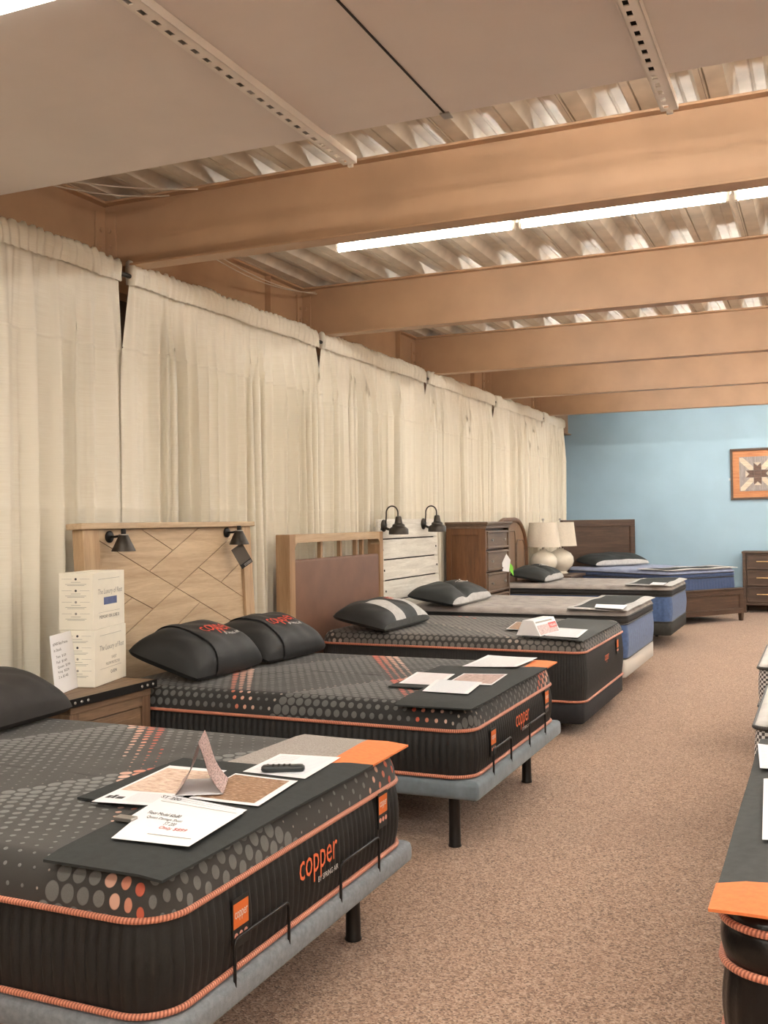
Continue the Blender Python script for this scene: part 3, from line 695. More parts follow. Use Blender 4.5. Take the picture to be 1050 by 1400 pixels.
def pillow(lab, c, w, d, h, mat, rot=(0, 0, 0), regions=None, band=None, logo=None, seed=0, flat=0.35, fold=0.0):
    """w along local y, d along local x; c is where its underside rests"""
    c = (c[0], c[1], c[2] + d / 2 * math.sin(max(0, rot[1])) * 0.85); t = thing('pillow', lab, 'pillow', c, rot)
    def prof(u, v):
        a = max(0.0, (1 - abs(u) ** 3.6)) ** 0.46; b = max(0.0, (1 - abs(v) ** 2.6)) ** 0.5; return a * b
    def out(u, v):
        q = 1 - 0.045 * (u * v) ** 4; return (v * d / 2 * (1 - 0.025 * (1 - u * u)) * q, u * w / 2 * (1 - 0.03 * (1 - v * v)) * q)
    def top(u, v, k=0.0):
        x, y = out(u, v); p = prof(u, v)
        wr = 0.005 * math.sin(7 * u + 4 * v + seed) * p + 0.003 * math.sin(15 * u - 7 * v + seed * 2) * p
        wr += fold * math.exp(-((u * 0.8 + 0.05 + 0.25 * v) / 0.12) ** 2) * p * -1
        return (x, y, 0.02 + h * flat * 0.4 + h * p * (1 - flat * 0.4) + wr + k)
    def bot(u, v):
        x, y = out(u, v); return (x, y, 0.02 + h * flat * 0.4 - (0.02 + h * flat * 0.4 - 0.003) * prof(u, v) ** 0.5)
    NU, NV = 48, 40
    parts = {}
    for j in range(NV):
        for i in range(NU):
            u0, u1 = -1 + 2 * i / NU, -1 + 2 * (i + 1) / NU; v0, v1 = -1 + 2 * j / NV, -1 + 2 * (j + 1) / NV
            key = regions((u0 + u1) / 2, (v0 + v1) / 2) if regions else ('cover', mat)
            parts.setdefault(key, []).append((i, j))
    allv = {}
    for key, cells in parts.items():
        mb = MB(); idx = {}
        def vid(i, j, s):
            if (i, j, s) not in idx:
                idx[(i, j, s)] = len(mb.v); u, v = -1 + 2 * i / NU, -1 + 2 * j / NV
                mb.v.append(top(u, v) if s else bot(u, v))
            return idx[(i, j, s)]
        for i, j in cells:
            mb.f.append((vid(i, j, 1), vid(i, j + 1, 1), vid(i + 1, j + 1, 1), vid(i + 1, j, 1)))
            mb.f.append((vid(i, j, 0), vid(i + 1, j, 0), vid(i + 1, j + 1, 0), vid(i, j + 1, 0)))
        mb.build(key[0], key[1], t, smooth=180, fix=False)
    if band:
        u0, u1, mt = band; mb = MB(); n = 24; m_ = 26
        ring = []
        for i in range(n + 1):
            u = u0 + (u1 - u0) * i / n; row = []
            for j in range(m_ + 1):
                v = -0.995 + 1.99 * j / m_; x, y, z = top(u, v, 0.008); row.append((x * 1.02, y, z))
            for j in range(m_, -1, -1):
                v = -0.995 + 1.99 * j / m_; x, y, z = bot(u, v); row.append((x * 1.012, y, z - 0.002))
            ring.append(row)
        k = len(ring[0]); vs = [p for r in ring for p in r]; fs = []
        for i in range(n):
            for j in range(k): j2 = (j + 1) % k; fs.append((i * k + j, i * k + j2, (i + 1) * k + j2, (i + 1) * k + j))
        mb.add(vs, fs).build('sleeve', mt, t, smooth=180)
    if logo:
        s1, s2, lu, lv_, lw, lh, m1, m2 = logo
        def fn(cu, cv):
            def g(a, b):
                u = cu + a / (w / 2); v = cv - b / (d / 2); x, y, z = top(u, v, 0.0115); return (x * 1.02, y, z)
            return g
        text_part(s1, fn(lu, lv_), lw, lh, m1, t, 'logo_text')
        if s2: text_part(s2, fn(lu + lw / w * 0.5, lv_ + lh / d * 1.1), lw * 0.55, lh * 0.2, m2, t, 'logo_text')
    return t
def quad_fn(c, lift=0.0, curl=0.0):
    """c: four 3D corners TL, TR, BR, BL -> fn(s, t) with s right and t down"""
    TL, TR, BR, BL = [Vector(p) for p in c]; n = (TR - TL).cross(TL - BL).normalized()
    if n.z < 0: n = -n
    def f(s, t, k=0.0):
        p = TL * (1 - s) * (1 - t) + TR * s * (1 - t) + BR * s * t + BL * (1 - s) * t
        return p + n * (lift + k + curl * (s * s + (1 - t) ** 2) * 0.5)
    return f
def sheet(name, lab, cat, corners, mat='paper', texts=(), blocks=(), lift=0.0, curl=0.0015, th=0.0006, group=None):
    c0 = Vector(corners[3]); f0 = quad_fn([Vector(p) - c0 for p in corners], lift, curl)
    t = thing(name, lab, cat, c0, group=group); mb = MB(); n = 8
    mb.grid(n, n, lambda a, b: f0(a, b, th)); mb.grid(n, n, lambda a, b: f0(a, b, 0))
    k = (n + 1) ** 2
    bnd = [i for i in range(n + 1)] + [(j + 1) * (n + 1) - 1 for j in range(1, n + 1)] + [n * (n + 1) + i for i in range(n - 1, -1, -1)] + [j * (n + 1) for j in range(n - 1, 0, -1)]
    for i in range(len(bnd)): a, b = bnd[i], bnd[(i + 1) % len(bnd)]; mb.f.append((a, b, b + k, a + k))
    p = mb.build('sheet', mat, t, smooth=40)
    W = ((Vector(corners[1]) - Vector(corners[0])).length + (Vector(corners[2]) - Vector(corners[3])).length) / 2
    H = ((Vector(corners[3]) - Vector(corners[0])).length + (Vector(corners[2]) - Vector(corners[1])).length) / 2
    for s0, t0, s1, t1, mt in blocks:
        q = MB(); q.grid(6, 6, lambda a, b: f0(s0 + (s1 - s0) * a, t0 + (t1 - t0) * b, th + 0.0006)); q.build('printed_picture', mt, t, fix=False)
    for s_, sc, tc, w_, h_, mt in texts:
        text_part(s_, lambda a, b: f0(sc + a / W, tc - b / H, th + 0.0012), w_ * W, h_ * H, mt, t)
    return t

# ------------------------------------------------------------------ bed 1 (near)
B1Y0, B1Y1, B1X = 1.975, 3.495, -1.45
bed_base('pale grey padded bed base nearest the nightstand with cartons', B1X + 0.025, B1Y0 - 0.015, B1Y1 + 0.015, 'grey_base', 2.06, bars=((2.27, 2.56), (2.90, 3.20)))
mattress_copper('dotted black mattress with copper piping under flyers and a remote', B1X, B1Y0, 1.52, 0.31, 0.665, 0.55, 'dots1',
                labels=((2.31, 0.445, 1.0), (3.25, 0.49, 0.95)), logo=(2.765, 0.45))
def P6(*uv, z=0.68): return [tuple(pz(u, v, z)) for u, v in uv]
foot_mat('black foot mat with grey and orange end on the near bed', [
    ('black_panel', 'mat_black', [(-1.79, 1.965), (-1.435, 1.965), (-1.435, 3.17), (-1.70, 2.98), (-2.08, 2.98), (-2.08, 2.43), (-1.83, 2.43)]),
    ('grey_panel', 'mat_grey', [(-1.90, 2.98), (-1.70, 2.98), (-1.57, 3.075), (-1.60, 3.49), (-1.87, 3.49)]),
    ('orange_panel', 'mat_orange', [(-1.57, 3.075), (-1.435, 3.17), (-1.435, 3.49), (-1.60, 3.49)])], 0.665, B1X, seed=1, yedges=(B1Y0, B1Y1))
zs = 0.6805
sheet('price_sign', 'white sheet offering a floor model, lying on the near black mat', 'paper', P6((218, 1092), (333, 1112), (258, 1158), (152, 1146), z=zs + 0.006), 'paper',
      [('Floor Model 60x80', 0.27, 0.36, 0.40, 0.075, 'ink'), ('Queen Damage Sheet', 0.33, 0.47, 0.44, 0.075, 'ink'), ('ST 200', 0.46, 0.56, 0.14, 0.075, 'ink'), ('Only $899', 0.56, 0.67, 0.34, 0.09, 'ink_red')],
      [(0.35, 0.82, 0.9, 0.835, 'ink_grey'), (0.05, 0.05, 0.95, 0.06, 'ink_grey')])
sheet('flyer', 'printed flyer headed with a three figure model number under the price sheet', 'paper', P6((228, 1086), (338, 1108), (285, 1140), (175, 1118), z=zs + 0.002), 'sheet_lines',
      [('ST 200', 0.12, 0.12, 0.24, 0.10, 'ink')])
sheet('flyer', 'pale brown photo flyer on the black tab beside the tent card', 'paper', P6((232, 1047), (310, 1054), (228, 1103), (125, 1096), z=zs), 'paper',
      [], [(0.06, 0.84, 0.12, 0.90, 'ink'), (0.13, 0.82, 0.18, 0.90, 'ink'), (0.20, 0.85, 0.30, 0.90, 'ink'), (0.05, 0.08, 0.95, 0.70, 'photo_pale'), (0.3, 0.74, 0.95, 0.95, 'sheet_lines')])
sheet('flyer', 'laminated brown photo flyer between tent card and foot edge', 'paper', P6((322, 1058), (407, 1069), (353, 1103), (258, 1091), z=zs), 'paper', [],
      [(0.03, 0.05, 0.90, 0.93, 'photo_brown')], curl=0.003)
sheet('flyer', 'white printed sheet lying under the black remote', 'paper', P6((383, 1031), (466, 1036), (417, 1065), (332, 1055), z=zs), 'paper', [],
      [(0.05, 0.1, 0.45, 0.9, 'sheet_lines'), (0.5, 0.1, 0.95, 0.9, 'sheet_blue')])
# small clear holder at the sheet's corner
o = MB().box((-0.03, -0.015, 0), (0.03, 0.015, 0.012), 0.003).build('sign_clip', 'steel'); o.location = pz(172, 1122, 0.683); tag(o, 'small silver clip at the corner of the floor model sheet', 'clip')
# remote
t = thing('remote_control', 'black remote control lying on a white sheet on the near bed', 'remote', tuple(pz(387, 1054, 0.683)), (0, 0, 0.45))
lv = []
for d, z in ((0.004, 0.0), (0, 0.006), (0.001, 0.014), (0.006, 0.019)):
    lv.append([(x, y, z) for x, y, a, b in rrect(-0.072 + d, -0.02 + d, 0.072 - d, 0.02 - d, 0.017 - d, 6, 3, 6)])
MB().add(*loft(lv)[:2]).build('body', 'remote', t, smooth=50)
for i in range(5):
    for j in (-1, 0, 1): MB().lathe([(0.0, 0.018), (0.0038, 0.018), (0.0038, 0.0205), (0.0, 0.021)], 8, (-0.05 + i * 0.018, j * 0.010, 0)).build('button', 'ink_grey' if j == 0 and i == 0 else 'black_metal', t)
# tent card of folded glossy print
def tent_card(name, lab, p0, p1, depth_dir, hgt, spread, mats, th=0.0015, curve=0.12):
    """p0 -> p1 is the ridge line projected to the bed; spread is the half width"""
    p0 = Vector(p0); p1 = Vector(p1); ax = (p1 - p0); L = ax.length; ax.normalize(); sd = Vector((-ax.y, ax.x, 0))
    t = thing(name, lab, 'tent card', p0)
    for s_, mt in ((1, mats[0]), (-1, mats[1])):
        mb = MB(); n = 8
        def fn(a, b, k=0.0):
            off = spread * b * (1 - curve * math.sin(PI * b)) ; zz = hgt * (1 - b ** 1.0) + 0.0
            return ax * (a * L) + sd * (s_ * (off + k)) + Vector((0, 0, zz))
        mb.grid(4, n, lambda a, b: fn(a, b)); mb.grid(4, n, lambda a, b: fn(a, b, -th))
        mb.build('leaf', mt, t, smooth=60)
    MB().box((0, 0, 0), (1, 1, 0.001)).v
    mb = MB(); a = sd * spread * 0.97; q = ax * L
    mb.add([a, -a, -a + q, a + q, a + Vector((0, 0, .0012)), -a + Vector((0, 0, .0012)), -a + q + Vector((0, 0, .0012)), a + q + Vector((0, 0, .0012))],
           [(0, 1, 2, 3), (4, 5, 6, 7), (0, 1, 5, 4), (1, 2, 6, 5), (2, 3, 7, 6), (3, 0, 4, 7)])
    mb.build('floor_leaf', 'paper', t)
    return t
pa = pz(272, 1087, 0.686); pb = pz(281, 1065, 0.686)
tent_card('tent_card', 'folded tent card with red and brown prints standing on the near mat', pa, pb, None, 0.155, 0.072, ('photo_red', 'photo_red'), curve=0.3)
pillow('dark brown grey pillow at the head of the near bed', (-3.24, 3.18, 0.665), 0.70, 0.45, 0.16, 'charcoal_pillow', (0, 0.22, 0.05), seed=3)

# ------------------------------------------------------------------ bed 2
B2Y0, B2Y1, B2X = 4.315, 5.835, -1.47
bed_base('blue grey padded bed base beside the diagonal plank headboard', B2X + 0.035, B2Y0 - 0.01, B2Y1 + 0.01, 'grey_base2', 2.06, zb=0.24, zt=0.325, bars=((4.55, 4.84), (5.18, 5.50)), rc_=0.016)
mattress_copper('dotted black mattress with copper piping carrying two black logo pillows', B2X, B2Y0, 1.52, 0.325, 0.66, 0.545, 'dots2',
                labels=((4.60, 0.45, 1.0), (5.60, 0.475, 1.0)), logo=(5.11, 0.455))
foot_mat('black foot mat with grey and orange end under four papers', [
    ('black_panel', 'mat_black', [(-1.82, 4.27), (-1.455, 4.27), (-1.455, 5.62), (-1.66, 5.42), (-2.02, 5.42), (-2.02, 4.66), (-1.83, 4.66)]),
    ('grey_panel', 'mat_grey', [(-1.90, 5.42), (-1.66, 5.42), (-1.56, 5.52), (-1.58, 5.85), (-1.85, 5.85)]),
    ('orange_panel', 'mat_orange', [(-1.56, 5.52), (-1.455, 5.62), (-1.455, 5.85), (-1.58, 5.85)])], 0.66, B2X, seed=2, yedges=(B2Y0, B2Y1))
z2 = 0.6755
sheet('flyer', 'pinkish printed flyer on the tab of the second bed mat', 'paper', P6((570, 919), (622, 922), (600, 937), (545, 934), z=z2), 'sheet_pink')
sheet('flyer', 'photo flyer with dark red heading on the second bed mat', 'paper', P6((634, 921), (694, 922), (672, 937), (610, 934), z=z2), 'paper', [], [(0.04, 0.06, 0.96, 0.9, 'photo_red')])
sheet('flyer', 'pale blue printed sheet overlapping the flyers on second bed mat', 'paper', P6((597, 929), (660, 933), (640, 949), (577, 945), z=z2 + 0.003), 'sheet_blue')
sheet('plastic_sleeve', 'crumpled clear plastic sleeve of papers on the orange mat end', 'paper', P6((667, 897), (735, 902), (706, 913), (632, 911), z=z2 + 0.004), 'sheet_lines', curl=0.012)
pillow('black sleeved logo pillow beside the nightstand with cartons', (-3.23, 4.76, 0.657), 0.74, 0.46, 0.19, 'black_pillow', (0, 0.30, 0.04), band=(-0.45, 0.98, 'black_pillow'),
       logo=('copper', 'BY SPRING AIR', 0.15, 0.20, 0.28, 0.10, 'logo_red', 'logo_white'), seed=1)
pillow('black sleeved logo pillow beside the brown upholstered headboard', (-3.20, 5.49, 0.657), 0.72, 0.46, 0.17, 'black_pillow', (0, 0.30, -0.03), band=(-0.5, 0.98, 'black_pillow'),
       logo=('copper', 'BY SPRING AIR', 0.05, 0.20, 0.28, 0.10, 'logo_red', 'logo_white'), seed=5)
# crumpled plastic under the second bed
rr = random.Random(4)
# ------------------------------------------------------------------ bed 3
B3X, B3Y0, B3W = -1.53, 6.90, 1.50
def foundation(lab, x1, y0, W, z0, z1, mat, L=2.03, r=0.05, legs=True, cover=None):
    t = thing('bed_foundation', lab, 'box spring', (x1 - L, y0, 0)); lv = []
    for d, z in ((0.01, z0), (0.0, z0 + 0.01), (0.0, z1 - 0.012), (0.008, z1)):
        lv.append([(x, y, z) for x, y, a, b in rrect(d, d, L - d, W - d, r - d, 10, 8, 5)])
    MB().add(*loft(lv)[:2]).build('padded_box', mat, t, smooth=50)
    m = MB().box((0.1, 0.12, z0 - 0.03), (L - 0.25, 0.15, z0 + 0.002)); m.build('frame_rail', 'black_metal', t)
    MB().box((0.1, W - 0.15, z0 - 0.03), (L - 0.25, W - 0.12, z0 + 0.002)).build('frame_rail', 'black_metal', t)
    for lx in (0.3, L - 0.35):
        for ly in (0.14, W - 0.14): MB().cyl((lx, ly, 0), (lx, ly, z0 - 0.02), 0.02, n=10).build('leg', 'leg', t)
    return t
foundation('low dark foundation under the copper piped mattress with red tent sign', B3X - 0.01, B3Y0, B3W, 0.085, 0.225, 'foundation_dark')
t = mattress_copper('charcoal finely ribbed mattress with copper piping and a red tent sign', B3X, B3Y0, B3W, 0.225, 0.665, 0.575, 'dots3', pitch=0.02, rib=0.002, border='border_fine',
                logo=None, uvoff=(2.2, 7.7), r=0.1)
foot_label(t, 2.03, 1.14, 0.27, 0.07, 0.12, False)
text_part('copper', logo_fn(2.0435, 0.72, 0.225), 0.15, 0.06, 'logo_orange', t, 'logo_text')
foot_mat('plain charcoal foot mat under the red tent sign', [
    ('black_panel', 'mat_dark', [(-1.97, 6.92), (-1.53, 6.88), (-1.53, 8.15), (-1.97, 8.3)])], 0.665, B3X, seed=3, yedges=(B3Y0, B3Y0 + B3W))
z3 = 0.6805
sheet('flyer', 'orange brown photo flyer behind the red tent sign', 'paper', P6((706, 850), (735, 852), (722, 862), (692, 860), z=z3), 'paper', [], [(0.05, 0.05, 0.95, 0.95, 'photo_brown')])
sheet('flyer', 'grey printed sheet in front of the red tent sign', 'paper', P6((757, 858), (804, 861), (790, 872), (745, 869), z=z3), 'sheet_lines')
def wedge_sign(lab, pa_, pb_, hgt, hw):
    t = thing('tent_sign', lab, 'tent card', pa_); ax = (pb_ - pa_); L = ax.length; ax.normalize(); sd = Vector((ax.y, -ax.x, 0))
    def fn(a, b, d): return ax * d + sd * a + Vector((0, 0, b))
    MB().prism([(-hw, 0), (hw, 0), (hw * 0.45, hgt), (-hw * 0.45, hgt)], fn, 0, L).build('folded_card', 'paper', t)
    def face(s_, q, k=0.0015): 
        lo = sd * hw; hi = sd * hw * 0.45 + Vector((0, 0, hgt)); n = ax.cross(hi - lo).normalized(); n = n if n.dot(sd) > 0 else -n
        return lo.lerp(hi, q) + ax * (s_ * L) + n * k
    m = MB().grid(4, 4, lambda a, b: face(0.04 + 0.92 * a, 0.05 + 0.6 * b)); m.build('printed_picture', 'photo_red', t, fix=False)
    m = MB().grid(2, 2, lambda a, b: face(0.58 + 0.38 * a, 0.35 + 0.35 * b, 0.003)); m.build('red_square', 'ink_red', t, fix=False)
    text_part('YEAR', lambda a, b: tuple(face(0.77 + a / L, 0.5 + b / hgt, 0.0045)), L * 0.3, hgt * 0.14, 'logo_white', t)
    m = MB().grid(2, 2, lambda a, b: face(0.05 + 0.8 * a, 0.80 + 0.1 * b)); m.build('printed_heading', 'ink_grey', t, fix=False)
    return t
wedge_sign('white tent sign with a red square standing on charcoal mat', pz(722, 869, z3), pz(750, 862, z3), 0.105, 0.09)
def reg3(u, v):
    if v > 0.97: return ('side_panel', 'mat_dark')
    if -0.12 < u < 0.38: return ('centre_band', 'green_black')
    if u >= 0.38 and v <= -0.3: return ('dark_corner', 'black_pillow')
    if u >= 0.38: return ('grey_corner', 'grey_trim')
    if u > -0.55 and v > -0.3: return ('grey_panel', 'grey_trim')
    return ('dark_panel', 'black_pillow')
pillow('black and grey panelled pillow before the brown upholstered headboard', (-3.20, 7.28, 0.662), 0.95, 0.46, 0.16, 'black_pillow', (0, 0.20, 0), regions=reg3,
       logo=('copper', None, 0.13, 0.0, 0.17, 0.06, 'logo_red', None), seed=2)

# ------------------------------------------------------------------ bed 4
B4X, B4Y0, B4W = -1.55, 8.62, 1.50
def mattress_euro(lab, x1, y0, W, z0, zband, zpip, z1, border, top, pitch=0.06, rib=0.002, L=2.03, r=0.09, rotz=0, loc=None, band='black_band', step=0.01, logo=None):
    t = thing('mattress', lab, 'mattress', loc or (x1 - L, y0, z0), (0, 0, rotz))
    if zband - z0 > 0.02:
        border_band(L, W, r, 0.008, zband - z0, pitch, rib, 0.014).build('border', border, t, smooth=70)
        piping(L, W, r, 0.01, 0.005, 0.0).build('piping', 'rope_dark', t, smooth=180)
    if zpip - zband > 0.01:
        border_band(L, W, r, zband - z0, zpip - z0, 0.12, 0.0, 0.01, 5).build('euro_band', band, t, smooth=70)
        piping(L, W, r, zband - z0, 0.006, 0.0).build('piping', 'rope_dark', t, smooth=180)
    quilt_top(L, W, r, zpip - z0, z1 - z0, lump=0.006).build('quilted_top', top, t, smooth=180)
    piping(L, W, r, zpip - z0, 0.006, 0.002).build('piping', 'rope_dark', t, smooth=180)
    return t
foundation('white quilted box spring under a blue sided mattress', B4X - 0.005, B4Y0, B4W, 0.15, 0.30, 'white_box')
mattress_euro('blue sided grey topped mattress on a white box spring', B4X, B4Y0, B4W, 0.30, 0.60, 0.665, 0.72, 'blue_border', 'top_grey')
def trimmed_mat(lab, x0, x1, y0, y1, z, xe, seed, ye):
    a, b, c = 0.045, 0.085, 0.05      # trim widths: head side, foot side, ends
    rc = lambda p, q, r, w_: [(p, r), (q, r), (q, w_), (p, w_)]
    return foot_mat(lab, [('dark_panel', 'mat_black', rc(x0 + a, x1 - b, y0 + c, y1 - c)), ('pale_trim', 'grey_trim', rc(x0, x1, y0, y0 + c)), ('pale_trim', 'grey_trim', rc(x0, x1, y1 - c, y1)),
        ('pale_trim', 'grey_trim', rc(x1 - b, x1, y0 + c, y1 - c)), ('pale_trim', 'grey_trim', rc(x0, x0 + a, y0 + c, y1 - c))], z, xe, seed=seed, wav=0.006, yedges=ye)
trimmed_mat('black foot mat with pale grey trim on the white box spring bed', -2.05, -1.535, 8.60, 10.10, 0.72, B4X, 4, (B4Y0, B4Y0 + B4W))
sheet('label_strip', 'white paper strip on the pale trimmed mat over white box spring', 'paper', P6((815, 826), (858, 827.5), (852, 833), (813, 830.5), z=0.742), 'paper')
def regtrim(u, v):
    if v > 0.89: return ('pale_trim', 'grey_trim')
    return ('cover', 'green_black')
def scribble(t, w, d, h): pass
p4 = pillow('dark green grey pillow with pale trim before the whitewashed headboard', (-3.24, 8.97, 0.715), 1.12, 0.48, 0.15, 'green_black', (0, 0.16, 0.0), regions=regtrim,
       logo=('iiiC', None, 0.3, 0.1, 0.16, 0.09, 'logo_white', None), seed=4, fold=0.05)

# ------------------------------------------------------------------ bed 5
B5X, B5Y0, B5W = -1.62, 11.82, 1.40
foundation('dark olive foundation under the blue mattress by the lamps', B5X - 0.005, B5Y0, B5W, 0.155, 0.30, 'foundation_green')
mattress_euro('blue sided grey tufted mattress in front of the arched headboard', B5X, B5Y0, B5W, 0.30, 0.60, 0.665, 0.72, 'blue_border', 'top_grey')
trimmed_mat('black foot mat with pale trim on the dark olive foundation bed', -2.14, -1.61, 11.82, 13.2, 0.72, B5X, 5, (B5Y0, B5Y0 + B5W))
sheet('label_strip', 'small white paper on the trimmed mat of the olive foundation bed', 'paper', P6((893, 796), (912, 797), (906, 800), (888, 799), z=0.742), 'sheet_lines')
pillow('dark green grey pillow with pale trim before the arched headboard', (-3.33, 12.42, 0.715), 0.95, 0.48, 0.15, 'green_black', (0, 0.16, 0), regions=regtrim,
       logo=('iiiC', None, 0.25, 0.1, 0.16, 0.09, 'logo_white', None), seed=6, fold=0.03)

# ------------------------------------------------------------------ bed 6, angled in the corner
A6 = math.radians(35)
FR = Vector((-1.115, 15.47, 0))                         # right foot leg
dF = Vector((math.sin(A6), math.cos(A6), 0)); dH = Vector((-math.cos(A6), math.sin(A6), 0))
W6 = 1.54; O6 = FR - dF * W6 + dH * 2.16                 # head end, near side corner = local origin
R6 = math.atan2(-dH.y, -dH.x)                            # local x runs head -> foot, local y along the footboard
t = thing('walnut_bed', 'dark walnut bed frame angled in the corner by blue wall', 'bed', O6, (0, 0, R6))
def panel_board(t, x, y0, y1, z0, z1, th, name, mat, rail=0.08, rec=0.02):
    p = MB().box((x - th * 0.3, y0 + rail * 0.5, z0 + rail * 0.5), (x + th * 0.3 - rec * 0.4, y1 - rail * 0.5, z1 - rail * 0.5)).build(name, mat, t)
    MB().box((x - th / 2, y0, z1 - rail), (x + th / 2, y1, z1), 0.006).build('rail', mat, p)
    MB().box((x - th / 2, y0, z0), (x + th / 2, y1, z0 + rail), 0.006).build('rail', mat, p)
    for ya in (y0, y1 - rail): MB().box((x - th / 2, ya, z0 + rail), (x + th / 2, ya + rail, z1 - rail), 0.004).build('stile', mat, p)
    b = 0.012
    for (ya, yb, za, zb) in ((y0 + rail, y1 - rail, z1 - rail - b, z1 - rail), (y0 + rail, y1 - rail, z0 + rail, z0 + rail + b), (y0 + rail, y0 + rail + b, z0 + rail, z1 - rail), (y1 - rail - b, y1 - rail, z0 + rail, z1 - rail)):
        MB().box((x, ya, za), (x + th * 0.38, yb, zb), 0.003).build('moulding', mat, p)
    return p
panel_board(t, 0.03, 0, W6, 0.45, 1.475, 0.06, 'headboard', 'wood_dark_y', 0.10)
panel_board(t, 2.15, 0, W6, 0.11, 0.455, 0.05, 'footboard', 'wood_dark_y', 0.07)
MB().box((2.11, -0.01, 0.455), (2.19, W6 + 0.01, 0.478), 0.005).build('footboard_cap', 'wood_dark_y', t)
for ya in (0.0, W6 - 0.06):
    MB().box((0.0, ya, 0), (0.06, ya + 0.06, 0.5), 0.004).build('leg', 'wood_dark_y', t)
    m = MB(); m.add([(2.125, ya + 0.012, 0), (2.175, ya + 0.012, 0), (2.175, ya + 0.048, 0), (2.125, ya + 0.048, 0), (2.12, ya, 0.14), (2.18, ya, 0.14), (2.18, ya + 0.06, 0.14), (2.12, ya + 0.06, 0.14)],
        [(0, 3, 2, 1), (4, 5, 6, 7), (0, 1, 5, 4), (1, 2, 6, 5), (2, 3, 7, 6), (3, 0, 4, 7)]); m.build('leg', 'wood_dark_y', t)
for ya in (0.02, W6 - 0.05): MB().box((0.06, ya, 0.15), (2.12, ya + 0.03, 0.36), 0.004).build('side_rail', 'wood_dark_y', t)
def loc6(x, y, z): return O6 + (-dH) * x + dF * y + Vector((0, 0, z))
mattress_euro('navy blue mattress on the dark walnut bed frame', 0, 0, 1.43, 0.0, 0.30, 0.365, 0.42, 'navy_border', 'top_bluegrey', rotz=R6, loc=loc6(0.075, 0.055, 0.34), band='navy_border')
t = thing('foot_protector_mat', 'black foot mat with pale trim on the corner bed', 'mat', loc6(1.55, 0.06, 0.763), (0, 0, R6))
zf6 = lambda x, y: 0.012 + 0.006 * math.sin(y * 9) * math.sin(x * 8 + 1) - (0.9 * (x - 0.5) ** 2 if x > 0.5 else 0)
for nm, mt, pl in (('dark_panel', 'mat_black', [(0.08, 0.1), (0.46, 0.1), (0.46, 1.33), (0.08, 1.33)]), ('pale_trim', 'grey_trim', [(0.46, 0.0), (0.57, 0.0), (0.57, 1.43), (0.46, 1.43)]),
                   ('pale_trim', 'grey_trim', [(0.0, 0.0), (0.46, 0.0), (0.46, 0.1), (0.0, 0.1)]), ('pale_trim', 'grey_trim', [(0, 0.1), (0.08, 0.1), (0.08, 1.33), (0, 1.33)]), ('pale_trim', 'grey_trim', [(0, 1.33), (0.46, 1.33), (0.46, 1.5), (0, 1.5)])):
    split_poly_sheet(pl, zf6, 0.008, mt, nm, t)
sheet('label_strip', 'white paper strip on the foot mat of the corner bed', 'paper', [tuple(loc6(x_, y_, 0.785)) for x_, y_ in ((1.72, 0.62), (1.72, 0.98), (1.82, 0.98), (1.82, 0.62))], 'paper')
pillow('long dark pillow with pale trim before the dark walnut headboard', loc6(0.40, 0.70, 0.757), 1.15, 0.5, 0.16, 'green_black', (0, 0.12, R6), regions=regtrim, seed=9)

# ------------------------------------------------------------------ headboard with diagonal planks
HB_TILT = -0.055
t = thing('plank_headboard', 'light oak headboard with diagonal planks behind black logo pillows', 'headboard', (-3.56, 0, 0), (0, HB_TILT, 0))
hx = 0.0
def hb(u, v):      # pixel -> (y, z) on the leaning headboard face
    d = ray(u, v); n = Vector((math.cos(HB_TILT), 0, -math.sin(HB_TILT))); o = Vector((-3.56, 0, 0)); k = n.dot(o - CAM) / n.dot(d); p = CAM + d * k - o
    return (p.y, p.dot(Vector((math.sin(HB_TILT), 0, math.cos(HB_TILT)))))
yl, yr = hb(131, 725)[0], hb(327, 725)[0]; ztp = hb(230, 722)[1]; zlo = hb(250, 874)[1]
segs = [((129.5, 735.7), (327.6, 855.7)), ((308.6, 741.33), (166.5, 872)), ((277, 717), (205.7, 779.5)), ((186.7, 719.3), (235, 751.3)), ((270.5, 775), (328.8, 813.8)),
        ((325.7, 772), (303, 794.8)), ((166.5, 809.2), (208.8, 832)), ((271.6, 825.2), (222, 874.8)), ((243.8, 853.8), (267.8, 867.2)), ((140, 850), (170, 826))]
polys = [[(yl, zlo), (yr, zlo), (yr, ztp), (yl, ztp)]]
def inside(p, poly):
    s = 0
    for i in range(len(poly)):
        a, b = poly[i], poly[(i + 1) % len(poly)]; c = (b[0] - a[0]) * (p[1] - a[1]) - (b[1] - a[1]) * (p[0] - a[0])
        if c < 0: return False
    return True
def cut(poly, a, b):
    nx_, ny_ = -(b[1] - a[1]), b[0] - a[0]; A, B = [], []
    D = [(p[0] - a[0]) * nx_ + (p[1] - a[1]) * ny_ for p in poly]
    for i, p in enumerate(poly):
        q = poly[(i + 1) % len(poly)]; d0, d1 = D[i], D[(i + 1) % len(poly)]
        if d0 >= 0: A.append(p)
        if d0 <= 0: B.append(p)
        if d0 * d1 < 0: f = d0 / (d0 - d1); x = (p[0] + (q[0] - p[0]) * f, p[1] + (q[1] - p[1]) * f); A.append(x); B.append(x)
    return [x for x in (A, B) if len(x) > 2]
for sa, sb in segs:
    a, b = hb(*sa), hb(*sb); new = []
    smp = [(a[0] + (b[0] - a[0]) * f, a[1] + (b[1] - a[1]) * f) for f in (0.2, 0.5, 0.8)]
    for pl in polys: new += cut(pl, a, b) if any(inside(s_, pl) for s_ in smp) else [pl]
    polys = new
